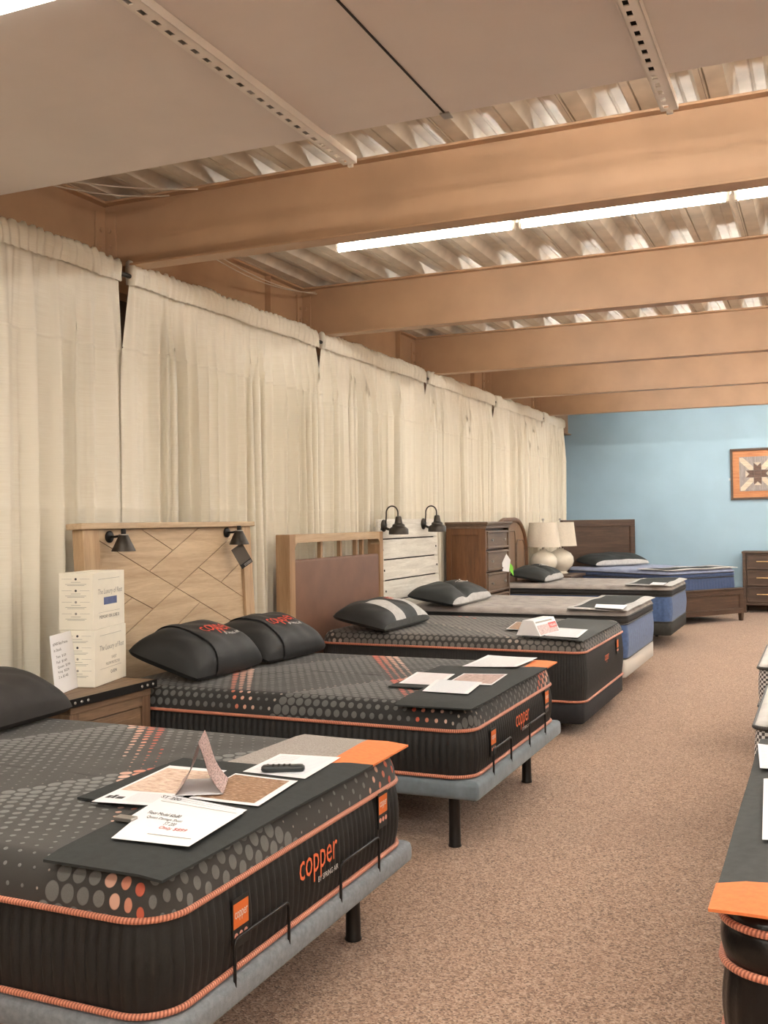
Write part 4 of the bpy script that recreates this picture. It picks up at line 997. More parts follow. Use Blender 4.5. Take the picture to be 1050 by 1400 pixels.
def shrink(pl, d):
    cx = sum(p[0] for p in pl) / len(pl); cy = sum(p[1] for p in pl) / len(pl); out = []; n = len(pl)
    # offset every edge inwards and intersect neighbours
    ln = []
    for i in range(n):
        a, b = pl[i], pl[(i + 1) % n]; ex, ey = b[0] - a[0], b[1] - a[1]; l = math.hypot(ex, ey) or 1e-9; ln.append((-ey / l, ex / l, (-ey * a[0] + ex * a[1]) / l + d))
    for i in range(n):
        a1, b1, c1 = ln[i - 1]; a2, b2, c2 = ln[i]; det = a1 * b2 - a2 * b1
        out.append(((c1 * b2 - c2 * b1) / det, (a1 * c2 - a2 * c1) / det) if abs(det) > 1e-6 else pl[i])
    return out
MB().box((-0.03, yl - 0.02, zlo - 0.02), (-0.012, yr + 0.02, ztp + 0.02)).build('backing', 'dark_line', t)
for i, pl in enumerate(polys):
    p = MB().prism(shrink(pl, 0.0022), lambda a, b, d: (d, a, b), -0.012, 0.0); p.build('plank', 'wood_light', t)
MB().box((-0.03, yl, 0.25), (0.006, yr, zlo), 0.004).build('bottom_rail', 'wood_light', t)
y_l0 = hb(105, 730)[0]; y_r1 = hb(341, 730)[0]
for ya, yb in ((y_l0 + 0.02, yl), (yr, y_r1 - 0.02)): MB().box((-0.05, ya, 0.0), (0.022, yb, ztp), 0.004).build('post', 'wood_light_v', t)
MB().box((-0.065, y_l0 - 0.01, ztp), (0.04, y_r1 + 0.015, ztp + 0.034), 0.005).build('top_cap', 'wood_light', t)
def sconce_cone(lab, yz, tilt=0):
    p = Vector((-3.56, 0, 0)) + Vector((math.cos(HB_TILT), 0, -math.sin(HB_TILT))) * 0.002 + Vector((0, yz[0], 0)) + Vector((math.sin(HB_TILT), 0, math.cos(HB_TILT))) * yz[1]
    t = thing('wall_sconce', lab, 'wall lamp', p)
    MB().lathe([(0.0, 0), (0.033, 0), (0.033, 0.009), (0.026, 0.015), (0.0, 0.016)], 24, (0, 0, 0), 'x').build('backplate', 'black_metal', t, smooth=40)
    MB().tube([(0.014, 0.0, 0), (0.04, 0.002, 0.0), (0.075, 0.004, 0.004)], 0.007, 8).build('arm', 'black_metal', t, smooth=50)
    c = (0.095, 0.006, -0.008)
    MB().lathe([(0.064, -0.072), (0.066, -0.072), (0.066, -0.068), (0.025, 0.018), (0.022, 0.021), (0.0, 0.022)], 32, c).build('shade', 'bronze', t, smooth=35)
    MB().lathe([(0.014, 0.02), (0.014, 0.050), (0.012, 0.052), (0.0, 0.052)], 20, c).build('neck', 'black_metal', t, smooth=40)
    MB().lathe([(0.027, 0.017), (0.027, 0.022), (0.013, 0.023)], 24, c).build('collar', 'steel', t, smooth=40)
    return t
sconce_cone('black cone wall lamp on the oak headboard, close to the white cartons', hb(148.5, 734))
s2 = sconce_cone('black cone wall lamp on the oak headboard with a hang tag', hb(309, 728))
# hang tag below the second lamp
TP = s2.location + Vector((0.112, 0.012, -0.155)); t = thing('hang_tag', 'dark brown hang tag dangling from the oak headboard lamp', 'tag', TP, (0.0, 0.0, -0.55))
g = Matrix.Rotation(0.55, 4, 'X')
for nm, lo, hi, mt in (('card', (-0.0015, -0.046, -0.075), (0.0015, 0.046, 0.075), 'tag_dark'), ('dark_strip', (0.0015, -0.044, -0.073), (0.0022, 0.044, -0.045), 'black_metal'),
                       ('printed_line', (0.0022, -0.018, -0.056), (0.0027, 0.040, -0.054), 'grey_trim'), ('printed_line', (0.0022, -0.018, -0.062), (0.0027, 0.040, -0.060), 'grey_trim'), ('printed_line', (0.0022, -0.018, -0.068), (0.0027, 0.040, -0.066), 'grey_trim')):
    MB().box(lo, hi).build(nm, mt, t).matrix_local = g
MB().tube([(0.0, -0.03, 0.062), (0.0, -0.012, 0.12)], 0.0015, 5).build('string', 'dark_line', t)

# ------------------------------------------------------------------ brown upholstered headboard
t = thing('upholstered_headboard', 'ash framed headboard with brown upholstered panel and open slatted top', 'headboard', (-3.62, 0, 0))
ya, yb, zt = px(396, 731, -3.60).y, 8.23, 1.405
MB().box((-0.10, ya, 0), (0.02, ya + 0.085, zt), 0.006).build('post', 'wood_ash_v', t)
MB().box((-0.10, yb - 0.075, 0), (0.02, yb, zt), 0.006).build('post', 'wood_ash_v', t)
def corner_rail(m):
    z0 = zt - 0.062; y0, y1 = ya + 0.085, yb - 0.075; r = 0.05; pts = [(y0, zt), (y0, z0 - r)]
    for i in range(6): a = PI - PI / 2 * i / 5; pts.append((y0 + r + r * math.cos(a), z0 - r + r * math.sin(a)))
    for i in range(6): a = PI / 2 - PI / 2 * i / 5; pts.append((y1 - r + r * math.cos(a), z0 - r + r * math.sin(a)))
    pts += [(y1, zt)]
    return m.prism(pts, lambda a, b, d: (d, a, b), -0.07, 0.0195)
corner_rail(MB()).build('top_rail', 'wood_ash', t)
MB().box((-0.05, ya + 0.085, 0.3), (0.012, yb - 0.075, 1.215), 0.02).build('upholstered_panel', 'brown_uph', t, smooth=50)
for yy in (yb - 0.075 - 0.27, ya + 0.085 + 0.50, ya + 0.085 + 0.85, ya + 0.085 + 1.15): MB().box((-0.06, yy, 1.19), (-0.025, yy + 0.035, zt - 0.06), 0.004).build('slat', 'wood_ash_v', t)

# ------------------------------------------------------------------ whitewashed plank headboard
t = thing('whitewashed_headboard', 'whitewashed plank headboard with two bronze barn lamps', 'headboard', (-3.60, 0, 0), (0, -0.045, 0))
y0, y1 = 8.26, 9.72
for ya_ in (y0 + 0.06, y1 - 0.02): MB().box((-0.07, ya_, 0.0), (-0.02, ya_ + 0.09, 1.45), 0.004).build('post', 'wood_white', t)
MB().box((-0.028, y0 + 0.16, 0.35), (-0.022, y1 - 0.03, 1.42)).build('shadow_backing', 'dark_line', t)
z = 1.515; bolts = MB()
for i in range(6):
    o_ = 0.012 * i
    MB().box((-0.02, y0 + o_, z - 0.175), (0.008, y1 + 0.0, z), 0.004).build('plank', 'wood_white', t)
    for yy in (y0 + o_ + 0.05, y1 - 0.05):
        MB().lathe([(0.0, 0.008), (0.010, 0.008), (0.010, 0.013), (0.0, 0.014)], 8, (0, yy, z - 0.09), 'x').build('bolt', 'black_metal', t)
    z -= 0.187
def barn_lamp(lab, y, z):
    t = thing('barn_lamp', lab, 'wall lamp', (-3.60 + 0.010 - 0.045 * z, y, z))
    MB().lathe([(0.0, 0), (0.055, 0.0), (0.055, 0.010), (0.042, 0.020), (0.0, 0.024)], 24, (0, 0, 0), 'x').build('backplate', 'bronze', t, smooth=40)
    pts = [(0.015, 0, 0.0), (0.026, 0, 0.03), (0.030, 0, 0.09)] ; R = 0.055
    for i in range(13): a = PI - PI * i / 12; pts.append((0.085 + R * math.cos(a), 0.01 * (i / 12), 0.115 + R * 1.1 * math.sin(a)))
    pts += [(0.14, 0.01, 0.07)]
    MB().tube(pts, 0.007, 8).build('gooseneck', 'bronze', t, smooth=60)
    c = (0.145, 0.01, 0)
    MB().lathe([(0.016, 0.085), (0.026, 0.078), (0.032, 0.045), (0.036, 0.02), (0.055, 0.008), (0.058, -0.008), (0.078, -0.022), (0.088, -0.034), (0.090, -0.078), (0.084, -0.08), (0.082, -0.036), (0.05, -0.02)], 28, c).build('shade', 'bronze', t, smooth=40)
    MB().lathe([(0.018, -0.015), (0.028, -0.035), (0.026, -0.06), (0.0, -0.072)], 16, c).build('bulb', 'lamp_glaze', t, smooth=60)
    MB().tube([(0.02, 0, -0.02), (0.08, 0.0, -0.045)], 0.012, 8).build('swivel', 'bronze', t, smooth=60)
    return t
barn_lamp('bronze barn lamp on whitewashed headboard, beside the ash framed headboard', px(529, 718, -3.62).y, 1.455)
barn_lamp('bronze barn lamp on whitewashed headboard, beside the chestnut chest', px(583, 715, -3.62).y, 1.465)

# ------------------------------------------------------------------ nightstand with cartons
NX0, NX1, NY0, NY1, NZ = -3.525, -3.165, 3.655, 4.30, 0.70
t = thing('nightstand', 'weathered oak nightstand with black riveted edge carrying white cartons', 'nightstand', (NX0, NY0, 0))
Lx, Ly = NX1 - NX0, NY1 - NY0
for i in range(3):
    MB().box((0 + i * Lx / 3 + 0.001, 0, NZ - 0.04), ((i + 1) * Lx / 3 - 0.001, Ly, NZ), 0.002).build('top_plank', 'wood_night', t)
for (lo, hi) in (((Lx, -0.003, NZ - 0.038), (Lx + 0.004, Ly + 0.003, NZ + 0.001)), ((-0.002, -0.004, NZ - 0.038), (Lx + 0.004, 0.0, NZ + 0.001)), ((-0.002, Ly, NZ - 0.038), (Lx + 0.004, Ly + 0.004, NZ + 0.001))):
    MB().box(lo, hi).build('metal_edge', 'black_metal', t)
riv = MB().lathe([(0.0, 0), (0.008, 0), (0.006, 0.004), (0.0, 0.005)], 8, (0, 0, 0), 'x').build('rivet', 'steel', mesh_only=True)
for yy in (0.03, 0.075, 0.12, Ly - 0.12, Ly - 0.075, Ly - 0.03): o = link('rivet', riv, t); o.location = (Lx + 0.004, yy, NZ - 0.019)
for xx in (Lx - 0.03, Lx - 0.08, Lx - 0.14, Lx - 0.2): o = link('rivet', riv, t); o.location = (xx, -0.004, NZ - 0.019); o.rotation_euler = (0, 0, -PI / 2)
MB().box((0.02, 0.03, 0.06), (Lx - 0.05, Ly - 0.03, NZ - 0.041)).build('carcass', 'wood_night_v', t)
MB().box((0.02, 0.02, NZ - 0.075), (Lx - 0.015, Ly - 0.02, NZ - 0.041), 0.004).build('cornice', 'wood_night', t)
for ya_ in (0.02, Ly - 0.085): MB().box((Lx - 0.09, ya_, 0), (Lx - 0.02, ya_ + 0.065, NZ - 0.075), 0.003).build('post', 'wood_night_v', t)
for ya_ in (0.02, Ly - 0.085): MB().box((0.02, ya_, 0), (0.08, ya_ + 0.065, NZ - 0.075), 0.003).build('post', 'wood_night_v', t)
MB().box((Lx - 0.07, 0.085, NZ - 0.125), (Lx - 0.022, Ly - 0.085, NZ - 0.075), 0.002).build('top_rail', 'wood_night', t)
for za, zb in ((0.36, NZ - 0.13), (0.12, 0.355)):
    d = MB().box((Lx - 0.06, 0.088, za), (Lx - 0.028, Ly - 0.088, zb), 0.004).build('drawer', 'wood_night', t)
    MB().box((Lx - 0.03, 0.13, za + 0.04), (Lx - 0.024, Ly - 0.13, zb - 0.04), 0.003).build('drawer_panel', 'wood_night', d)
    MB().tube([(Lx - 0.026, Ly / 2 - 0.04, (za + zb) / 2 + 0.03), (Lx - 0.005, Ly / 2 - 0.03, (za + zb) / 2 + 0.028), (Lx - 0.005, Ly / 2 + 0.03, (za + zb) / 2 + 0.028), (Lx - 0.026, Ly / 2 + 0.04, (za + zb) / 2 + 0.03)], 0.006, 8).build('pull', 'black_metal', d)
MB().box((0.03, 0.03, 0.10), (Lx - 0.03, Ly - 0.03, 0.13)).build('bottom_shelf', 'wood_night', t)
# two cartons
CA = math.radians(14)
def carton(lab, z0, corner, sleeve, band_col):
    t = thing('carton', lab, 'box', (corner[0], corner[1], z0), (0, 0, CA), None)
    D, Wd, H = 0.18, 0.365, 0.279          # local: x <= 0 into the room's wall, y along the front
    MB().box((-D, 0, 0), (0, Wd, H), 0.0025).build('box_body', 'carton', t)
    MB().box((-D * 0.5 - 0.001, 0.004, H), (-D * 0.5 + 0.001, Wd - 0.004, H + 0.0004)).build('flap_seam', 'ink_grey', t)
    F = lambda yc, zc: (lambda a, b: (0.0008, yc + a, zc + b))
    S = lambda xc, zc: (lambda a, b: (xc + a, -0.0008, zc + b))
    text_part('The Luxury of Rest', F(Wd * 0.53, H * 0.64), Wd * 0.78, 0.034, 'ink_grey', t, shear=0.2)
    MB().box((0.0, 0.06, H - 0.035), (0.0006, Wd - 0.06, H - 0.0335)).build('printed_line', 'ink_grey', t)
    MB().box((0.0, 0.06, 0.078), (0.0006, Wd - 0.06, 0.0792)).build('printed_line', 'ink_grey', t)
    if sleeve:
        MB().box((0.0, 0.12, 0.115), (0.001, 0.27, 0.152)).build('printed_patch', 'blue_print', t)
        text_part('MEMORY OR LUXE $', F(Wd * 0.5, 0.055), Wd * 0.62, 0.018, 'ink', t)
    else:
        text_part('SHEET', F(Wd * 0.6, 0.125), 0.06, 0.014, 'ink_grey', t); text_part('PILLOW PROTECTOR', F(Wd * 0.56, 0.098), 0.16, 0.014, 'ink_grey', t)
        text_part('QUEEN', F(Wd * 0.58, 0.052), 0.07, 0.018, 'ink', t)
    for i, zz in enumerate((0.25, 0.193, 0.137, 0.08)):
        for xa, xb in ((-D + 0.016, -D * 0.62), (-D * 0.38, -0.018)): MB().box((xa, -0.0007, zz), (xb, 0, zz + 0.0012)).build('printed_line', 'ink_grey', t)
        MB().lathe([(0.0, 0), (0.006, 0), (0.006, 0.0008), (0, 0.0008)], 12, (0, 0, 0), 'x').build('round_icon', 'ink' if i < 2 else 'ink_grey', t).matrix_local = Matrix.Translation((-D / 2, -0.0001, zz)) @ Matrix.Rotation(-PI / 2, 4, 'Z')
        for q, wl in ((0.016, 0.05), (0.026, 0.11), (0.032, 0.09)): MB().box((-D / 2 - wl / 2, -0.0007, zz - q), (-D / 2 + wl / 2, 0, zz - q + 0.0018)).build('printed_line', 'ink_grey', t)
    return t
c0 = pz(130, 940, 0.702); c0.z = 0
carton('white printed carton standing on the nightstand, lower of two', NZ + 0.0015, (c0.x, c0.y), False, None)
carton('white printed carton with a blue patch, stacked on another carton', NZ + 0.0015 + 0.2795, (c0.x - 0.004, c0.y - 0.004), True, None)
BL = pz(75.5, 952, 0.7025); BR = pz(113, 937, 0.7025)
# price card leaning on the lower carton
n_ = Vector((BR.y - BL.y, -(BR.x - BL.x), 0)).normalized()
lean = Vector((-0.055, 0.02, 0.285)); BLv = Vector(BL); BRv = Vector(BR)
TLp = None
def lean_pt(u, v, base):      # where the pixel ray meets the leaning card's plane
    e = (BRv - BLv).normalized(); side = e.cross(Vector((0, 0, 1))); side = side if side.dot(Vector((-1, 0.4, 0))) > 0 else -side
    upv = (Vector((0, 0, 1)) + side * 0.12).normalized(); n = e.cross(upv).normalized(); d = ray(u, v)
    return CAM + d * (n.dot(BLv - CAM) / n.dot(d))
sheet('price_card', 'white handwritten price card leaning on the lower carton', 'card', [tuple(lean_pt(67.5, 870, 0)), tuple(lean_pt(96, 862, 0)), tuple(BRv), tuple(BLv)], 'paper',
      [('#3400 Bed Frame', 0.42, 0.16, 0.66, 0.055, 'ink'), ('in Stock', 0.27, 0.26, 0.32, 0.05, 'ink'), ('Twin  $129', 0.38, 0.38, 0.42, 0.05, 'ink'), ('Full  $149', 0.38, 0.47, 0.42, 0.05, 'ink'),
       ('Queen  $199', 0.44, 0.555, 0.50, 0.05, 'ink'), ('King  $229', 0.40, 0.64, 0.42, 0.05, 'ink'), ('2 x $145', 0.36, 0.725, 0.36, 0.05, 'ink')], curl=0.0)

# ------------------------------------------------------------------ chest of drawers
t = thing('chest_of_drawers', 'tall chestnut chest of drawers with small silver knobs', 'chest', (-3.715, 10.17, 0))
D, Wd, H = 0.44, 0.86, 1.475
MB().box((0.0, 0.0, 0.10), (D - 0.02, 0.02, H - 0.07)).build('side_panel', 'wood_chest', t)
MB().box((0.0, Wd - 0.02, 0.10), (D - 0.02, Wd, H - 0.07)).build('side_panel', 'wood_chest', t)
for xa, xb in ((0.0, 0.06), (D - 0.075, D)): MB().box((xa, -0.012, 0.0), (xb, 0.02, H - 0.07), 0.003).build('stile', 'wood_chest', t)
MB().box((0.06, -0.012, H - 0.14), (D - 0.075, 0.002, H - 0.07), 0.003).build('side_rail', 'wood_chest', t)
MB().box((0.06, -0.012, 0.1), (D - 0.075, 0.002, 0.2), 0.003).build('side_rail', 'wood_chest', t)
MB().box((D - 0.075, Wd - 0.02, 0), (D, Wd + 0.012, H - 0.07), 0.003).build('stile', 'wood_chest_h', t)
MB().box((0.0, 0.02, 0.1), (D - 0.06, Wd - 0.02, H - 0.07)).build('carcass', 'wood_chest', t)
for dz, o_, hh in ((0.07, 0.012, 0.03), (0.04, 0.022, 0.016), (0.024, 0.034, 0.024)): MB().box((-0.005, -o_, H - dz), (D + o_, Wd + o_, H - dz + hh), 0.005).build('cornice', 'wood_chest_h', t)
zc = H - 0.09; hs = [0.215, 0.235, 0.235, 0.25, 0.25]; knob = MB().lathe([(0.0, 0), (0.006, 0), (0.006, 0.012), (0.013, 0.016), (0.013, 0.024), (0.0, 0.028)], 12, (0, 0, 0), 'x').build('knob', 'steel', mesh_only=True, smooth=40)
for i, hh in enumerate(hs):
    d = MB().box((D - 0.06, 0.04, zc - hh + 0.012), (D - 0.004, Wd - 0.04, zc - 0.004), 0.004).build('drawer', 'wood_chest_h', t)
    MB().box((D - 0.006, 0.05, zc - hh + 0.02), (D + 0.012, Wd - 0.05, zc - hh + 0.04), 0.004).build('moulding', 'wood_chest_h', d)
    MB().box((D - 0.006, 0.05, zc - 0.03), (D + 0.012, Wd - 0.05, zc - 0.012), 0.004).build('moulding', 'wood_chest_h', d)
    for ya_ in (0.05, Wd - 0.068): MB().box((D - 0.006, ya_, zc - hh + 0.04), (D + 0.010, ya_ + 0.018, zc - 0.03), 0.004).build('moulding', 'wood_chest_h', d)
    for yy in (0.2, Wd - 0.2): o = link('knob', knob, d); o.location = (D - 0.004, yy, zc - hh / 2)
    zc -= hh
MB().box((0, 0.0, 0.0), (D - 0.01, Wd, 0.1), 0.004).build('plinth', 'wood_chest_h', t)
KP = Vector((-3.235, 10.78, 0)); KP.z = 1.02
o = MB().prism([(0, 0.10), (0.05, 0.03), (0.03, -0.10), (-0.05, -0.09), (-0.055, 0.0)], lambda a, b, d: (d, a, b), 0, 0.002).build('price_tag', 'paper'); o.location = KP; o.rotation_euler = (0, 0, -0.8); tag(o, 'white paper tag hanging from a chest drawer knob', 'tag')
o = MB().prism([(0.0, 0.06), (0.045, 0.01), (0.055, -0.10), (0.01, -0.04)], lambda a, b, d: (d, a, b), 0, 0.002).build('price_tag', 'tag_green'); o.location = KP + Vector((0.02, 0.03, -0.05)); o.rotation_euler = (0, 0, -0.8); tag(o, 'bright green tag hanging from a chest drawer knob', 'tag')

# ------------------------------------------------------------------ arched sleigh headboard
t = thing('sleigh_headboard', 'greyed walnut sleigh headboard with arched shoulder behind the chest', 'headboard', (-3.70, 0, 0))
ya, yb, zt = 11.78, 13.22, 1.49
def arch(y0, y1, z0, z1, rx, rz):
    pts = [(y0, z0), (y1, z0), (y1, z1 - rz)]
    for i in range(1, 13): a = PI / 2 * i / 12; pts.append((y1 - rx + rx * math.cos(a), z1 - rz + rz * math.sin(a)))
    for i in range(1, 12): a = PI / 2 + PI / 2 * i / 12; pts.append((y0 + rx + rx * math.cos(a), z1 - rz + rz * math.sin(a)))
    pts.append((y0, z1 - rz)); return pts
fn = lambda a, b, d: (d, a, b)
outer = arch(ya, yb, 0.2, zt, 0.5, 0.42)
MB().prism(outer, fn, -0.05, 0.0).build('board', 'wood_sleigh', t, smooth=30)
rim = MB(); po = [(y, z) for y, z in outer[2:]]; pts3 = [(0.0, y, z) for y, z in [(yb, 0.2)] + po + [(ya, 0.2)]]
rim.tube(pts3, 0.032, 8); rim.build('rim', 'wood_chest', t, smooth=60)
for k in range(3):
    a0 = ya + 0.12 + k * 0.42; inn = arch(a0, a0 + 0.36, 0.4, zt - (0.14 if k == 1 else 0.26), 0.10 if k != 1 else 0.04, 0.12)
    p = MB().prism(inn, fn, 0.0, 0.012).build('raised_panel', 'wood_sleigh', t)
    MB().tube([(0.012, y, z) for y, z in inn], 0.010, 6, closed=True).build('moulding', 'wood_chest_h', p, smooth=60)
for y_ in (ya, yb - 0.06): MB().box((-0.05, y_, 0), (0.02, y_ + 0.06, 0.4), 0.004).build('leg', 'wood_sleigh', t)

# ------------------------------------------------------------------ lamp table and lamps
t = thing('nightstand', 'dark walnut nightstand carrying two white table lamps', 'nightstand', (-3.72, 13.27, 0))
MB().box((0, 0, 0.70), (0.62, 0.90, 0.735), 0.005).build('top', 'wood_dark_y', t)
MB().box((0.02, 0.02, 0.12), (0.58, 0.88, 0.70)).build('carcass', 'wood_dark_y', t)
for za, zb in ((0.43, 0.68), (0.15, 0.41)):
    d = MB().box((0.575, 0.035, za), (0.595, 0.865, zb), 0.004).build('drawer', 'wood_dark_y', t)
    MB().box((0.605, 0.2, (za + zb) / 2 - 0.006), (0.615, 0.42, (za + zb) / 2 + 0.006), 0.002).build('pull', 'gold', d)
    for yy in (0.22, 0.40): MB().cyl((0.594, yy, (za + zb) / 2), (0.607, yy, (za + zb) / 2), 0.004, n=6).build('pull_post', 'gold', d)
for xx in (0.02, 0.54):
    for yy in (0.02, 0.84): MB().box((xx, yy, 0), (xx + 0.04, yy + 0.04, 0.12), 0.003).build('leg', 'wood_dark_y', t)
def table_lamp(lab, x, y):
    t = thing('table_lamp', lab, 'lamp', (x, y, 0.735))
    prof = [(0.0, 0), (0.10, 0.0), (0.105, 0.012), (0.085, 0.03), (0.12, 0.06), (0.165, 0.11), (0.185, 0.17), (0.18, 0.23), (0.145, 0.285), (0.085, 0.32), (0.05, 0.335), (0.045, 0.35), (0.0, 0.352)]
    MB().lathe(prof, 36).build('ceramic_base', 'lamp_glaze', t, smooth=50)
    MB().lathe([(0.0, 0.35), (0.018, 0.35), (0.018, 0.40), (0.006, 0.405), (0.006, 0.74), (0.0, 0.745)], 14).build('stem', 'steel', t, smooth=40)
    n = 40; lo, hi = (0.228, 0.385), (0.19, 0.715); mb = MB()
    mb.lathe([(hi[0] - 0.004, hi[1]), (lo[0] - 0.004, lo[1]), (lo[0], lo[1]), (hi[0], hi[1])], n); mb.f = [f for f in mb.f if len(f) == 4]
    m_ = n; mb.f += [(k, (k + 1) % n, 3 * n + (k + 1) % n, 3 * n + k) for k in range(n)]
    mb.build('shade', 'lamp_shade', t, smooth=40)
    MB().lathe([(0.0, 0.74), (0.016, 0.745), (0.018, 0.757), (0.010, 0.77), (0.0, 0.772)], 14).build('finial', 'steel', t, smooth=60)
    for a in (0, PI / 2): MB().tube([(math.cos(a) * 0.187, math.sin(a) * 0.187, 0.712), (-math.cos(a) * 0.187, -math.sin(a) * 0.187, 0.712)], 0.003, 6).build('shade_spider', 'steel', t)
    return t
table_lamp('white ceramic table lamp with linen shade, beside the arched headboard', -3.51, 13.43)
table_lamp('white ceramic table lamp with linen shade, beside the dark walnut headboard', -3.40, 13.93)

# ------------------------------------------------------------------ dresser and picture on the blue wall
t = thing('dresser', 'dark walnut dresser with gold bar pulls against the blue wall', 'dresser', (-1.20, 16.70, 0))
D, Wd, H = 0.46, 1.55, 0.955        # local x right, y towards the wall
MB().box((-0.01, -0.015, H - 0.03), (Wd + 0.01, D, H), 0.004).build('top', 'wood_dark', t)
for xa in (0.0, Wd - 0.05): MB().box((xa, 0, 0), (xa + 0.05, D, H - 0.03), 0.004).build('side_panel', 'wood_dark', t)
MB().box((0.05, 0.03, 0.12), (Wd - 0.05, D, H - 0.03)).build('carcass', 'wood_dark', t)
MB().box((0.05, 0.0, 0.12), (Wd - 0.05, 0.03, 0.155), 0.003).build('bottom_rail', 'wood_dark', t)
for r in range(3):
    za = 0.165 + r * 0.255; zb = za + 0.235
    for c in range(2):
        xa = 0.065 + c * 0.72; xb = xa + 0.70
        d = MB().box((xa, 0.012, za), (xb, 0.032, zb), 0.004).build('drawer', 'wood_dark', t)
        for lo, hi in (((xa, -0.002, za), (xb, 0.014, za + 0.018)), ((xa, -0.002, zb - 0.018), (xb, 0.014, zb)), ((xa, -0.002, za + 0.018), (xa + 0.018, 0.014, zb - 0.018)), ((xb - 0.018, -0.002, za + 0.018), (xb, 0.014, zb - 0.018))):
            MB().box(lo, hi, 0.004).build('moulding', 'wood_dark', d)
        MB().box((xa + 0.14, -0.024, (za + zb) / 2), (xb - 0.14, -0.012, (za + zb) / 2 + 0.014), 0.003).build('pull', 'gold', d)
        for xx in (xa + 0.2, xb - 0.2): MB().cyl((xx, 0.012, (za + zb) / 2 + 0.007), (xx, -0.013, (za + zb) / 2 + 0.007), 0.004, n=6).build('pull_post', 'gold', d)
t = thing('picture', 'framed wooden patchwork star picture hanging on the blue wall', 'picture', (-0.985, 17.2, 2.18), (0, -0.01, 0))
S = 0.41
for lo, hi in (((-S, -0.045, -S), (-S + 0.035, -0.001, S)), ((S - 0.035, -0.045, -S), (S, -0.001, S)), ((-S + 0.035, -0.045, S - 0.035), (S - 0.035, -0.001, S)), ((-S + 0.035, -0.045, -S), (S - 0.035, -0.001, -S + 0.035))):
    MB().box(lo, hi, 0.004).build('frame', 'wood_dark', t)
M['orange_wood'] = m_wood('orange_stained_wood', (206, 146, 96), (172, 106, 66), 'x', 2, 0.5)
M['pw_cream'] = m_wood('cream_patch_wood', (226, 212, 190), (180, 166, 148), 'x', 3, 0.6)
M['pw_grey'] = m_wood('grey_patch_wood', (176, 168, 164), (128, 120, 118), 'z', 3, 0.6)
M['pw_brown'] = m_wood('brown_patch_wood', (124, 98, 84), (80, 62, 54), 'x', 3, 0.6)
MB().box((-S + 0.03, -0.02, -S + 0.03), (S - 0.03, -0.001, S - 0.03)).build('mount_board', 'orange_wood', t)
fnp = lambda a, b, d: (a, d, b)
def patch(poly, mt, dep=0.030): MB().prism([(a * 0.275, b * 0.275) for a, b in poly], fnp, -0.02, -dep).build('wood_piece', mt, t)
patch([(-1, -1), (1, -1), (1, 1), (-1, 1)], 'pw_grey', 0.024)
for k in range(4):
    c, s = round(math.cos(k * PI / 2)), round(math.sin(k * PI / 2)); rt = lambda p: (p[0] * c - p[1] * s, p[0] * s + p[1] * c)
    patch([rt(p) for p in ((-0.2, 0.2), (0.2, 0.2), (0.2, 0.62), (0.0, 0.44), (-0.2, 0.62))], 'pw_brown', 0.034)
    patch([rt(p) for p in ((-0.2, 0.66), (0.0, 0.48), (0.2, 0.66))], 'pw_cream', 0.034)
    patch([rt(p) for p in ((0.22, 0.24), (0.42, 0.24), (0.95, 0.78), (0.95, 0.98), (0.75, 0.98), (0.22, 0.45))], 'pw_cream', 0.031)
    patch([rt(p) for p in ((0.62, 0.24), (0.98, 0.24), (0.98, 0.62))], 'pw_grey', 0.030)
    patch([rt(p) for p in ((-0.5, 0.98), (-0.2, 0.72), (0.2, 0.72), (0.5, 0.98))], 'pw_grey', 0.029)
patch([(-0.19, -0.19), (0.19, -0.19), (0.19, 0.19), (-0.19, 0.19)], 'pw_brown', 0.033)
o = MB().box((-0.012, -0.006, -0.02), (0.012, 0, 0.02), 0.002).build('price_tag', 'paper'); o.location = (-1.41, 17.2, 2.10); tag(o, 'tiny white tag on the blue wall beside the picture', 'tag')

# ------------------------------------------------------------------ beds across the aisle
B7X, B7Y0, B7W = -0.235, 2.40, 1.90
L7 = 2.03
t = thing('mattress', 'glossy black mattress with copper piping under an orange ended mat', 'mattress', (B7X + L7, B7Y0 + B7W, 0.27), (0, 0, PI))
hp = 0.295
border_band(L7, B7W, 0.12, 0.012, 0.20, 0.04, 0.002, 0.01).build('border', 'gloss_black', t, smooth=70)
border_band(L7, B7W, 0.12, 0.20, 0.30, 0.09, 0.001, 0.014, 5).build('upper_band', 'gloss_black', t, smooth=70)
quilt_top(L7, B7W, 0.12, 0.30, 0.345, R=0.06).build('quilted_top', 'gloss_black', t, smooth=180)
for z in (0.012, 0.20, 0.30): piping(L7, B7W, 0.12, z, 0.0095, 0.003).build('piping', 'rope', t, smooth=180)
bed_base('grey padded bed base under the glossy black mattress across the aisle', B7X + L7 + 0.02, B7Y0 + 0.04, B7Y0 + B7W - 0.04, 'grey_base', 2.0, 0.19, 0.27)
foot_mat('wide charcoal foot mat with orange end across the aisle', [
    ('charcoal_panel', 'mat_dark', [(-0.25, 2.56), (0.22, 2.64), (0.22, 4.27), (-0.25, 4.27)]),
    ('orange_panel', 'mat_orange', [(-0.255, 2.38), (0.22, 2.38), (0.22, 2.64), (-0.255, 2.56)])], 0.615, B7X, seed=7, sgn=-1, R=0.05, yedges=(B7Y0, B7Y0 + B7W))
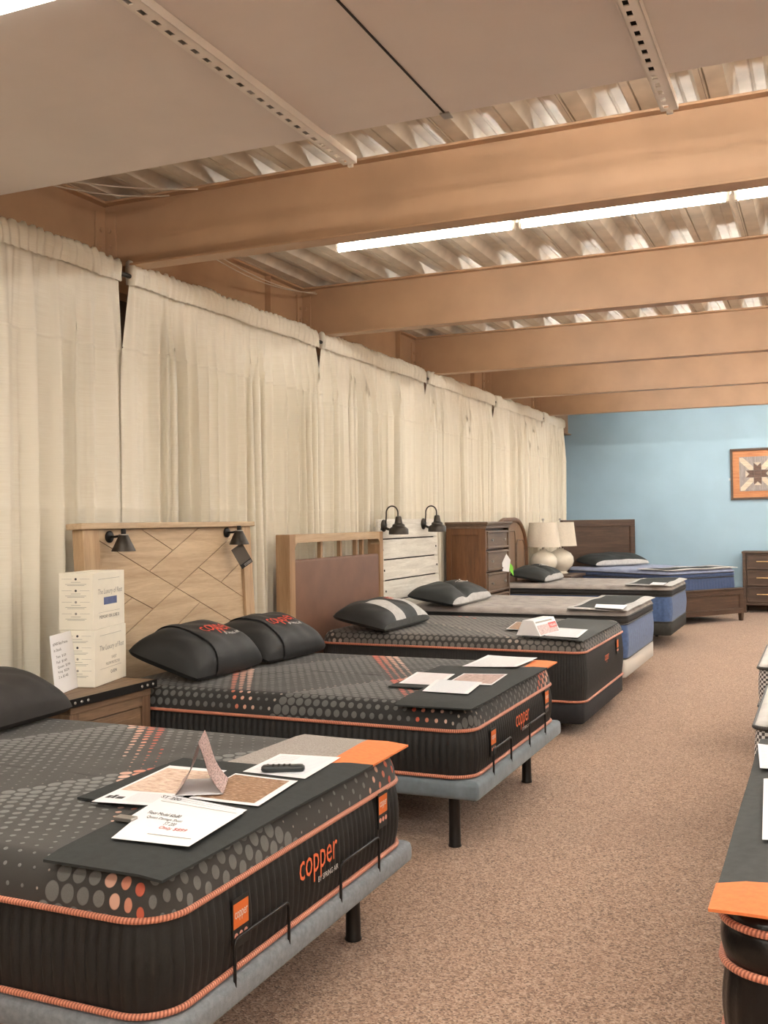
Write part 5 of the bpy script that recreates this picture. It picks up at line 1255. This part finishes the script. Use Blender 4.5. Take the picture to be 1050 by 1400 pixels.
sheet('flyer', 'white sheet with fine print on the orange ended mat, away from orange', 'paper', [tuple(pz(1036, 1017, 0.636)), tuple(pz(1075, 1022, 0.636)), tuple(pz(1078, 1053, 0.636)), tuple(pz(1039, 1050, 0.636))], 'sheet_lines')
sheet('flyer', 'larger white sheet on the orange ended mat, closer to the orange', 'paper', [tuple(pz(1044, 1065, 0.636)), tuple(pz(1100, 1063, 0.636)), tuple(pz(1100, 1150, 0.636)), tuple(pz(1042, 1148, 0.636))], 'paper', [], [(0.02, 0.05, 0.5, 0.45, 'sheet_lines')])
def hound_bed(lab, lab2, lab3, x0, y0, W, z0, z1):
    t = thing('mattress', lab, 'mattress', (x0 + 1.95, y0 + W, z0), (0, 0, PI)); H = z1 - z0
    border_band(1.95, W, 0.05, 0.01, H - 0.03, 0.1, 0.0, 0.01, 6).build('border', 'hound', t, smooth=70)
    quilt_top(1.95, W, 0.05, H - 0.03, H, R=0.04).build('quilted_top', 'top_white', t, smooth=180)
    for z in (0.01, H - 0.03): piping(1.95, W, 0.05, z, 0.010, 0.002).build('piping', 'rope_dark', t, smooth=180)
    bed_base(lab2, x0 + 1.95, y0 + 0.1, y0 + W - 0.1, 'foundation_dark', 1.8, z0 - 0.10, z0)
    m = thing('bed_throw', lab3, 'throw', (x0, y0, z1))
    def fn(a, b):
        s = b * 1.1; x = x0 + 0.06 + a * 0.5 - x0
        if s < 0.30: return (x, -0.022, -(0.30 - s) + 0.0)
        return (x, -0.022 + (s - 0.30) * 0.6, 0.010 + 0.004 * math.sin(a * 9 + b * 7))
    g = MB().grid(10, 24, fn); g.grid(10, 24, lambda a, b: tuple(Vector(fn(a, b)) + Vector((0, -0.006 if b < 0.27 else 0, 0.006 if b >= 0.27 else 0)))); g.build('cloth', 'mat_grey', m, smooth=60)
hound_bed('white topped houndstooth mattress across the aisle, beside the glossy black one', 'dark bed base under the houndstooth mattress beside the glossy black one', 'grey throw on houndstooth mattress beside the glossy black one', -0.30, 4.70, 1.2, 0.30, 0.605)
hound_bed('white topped houndstooth mattress across the aisle, closer to the dresser', 'dark bed base under the houndstooth mattress closer to dresser', 'grey throw on houndstooth mattress closer to the dresser', -0.39, 6.55, 1.2, 0.33, 0.605)
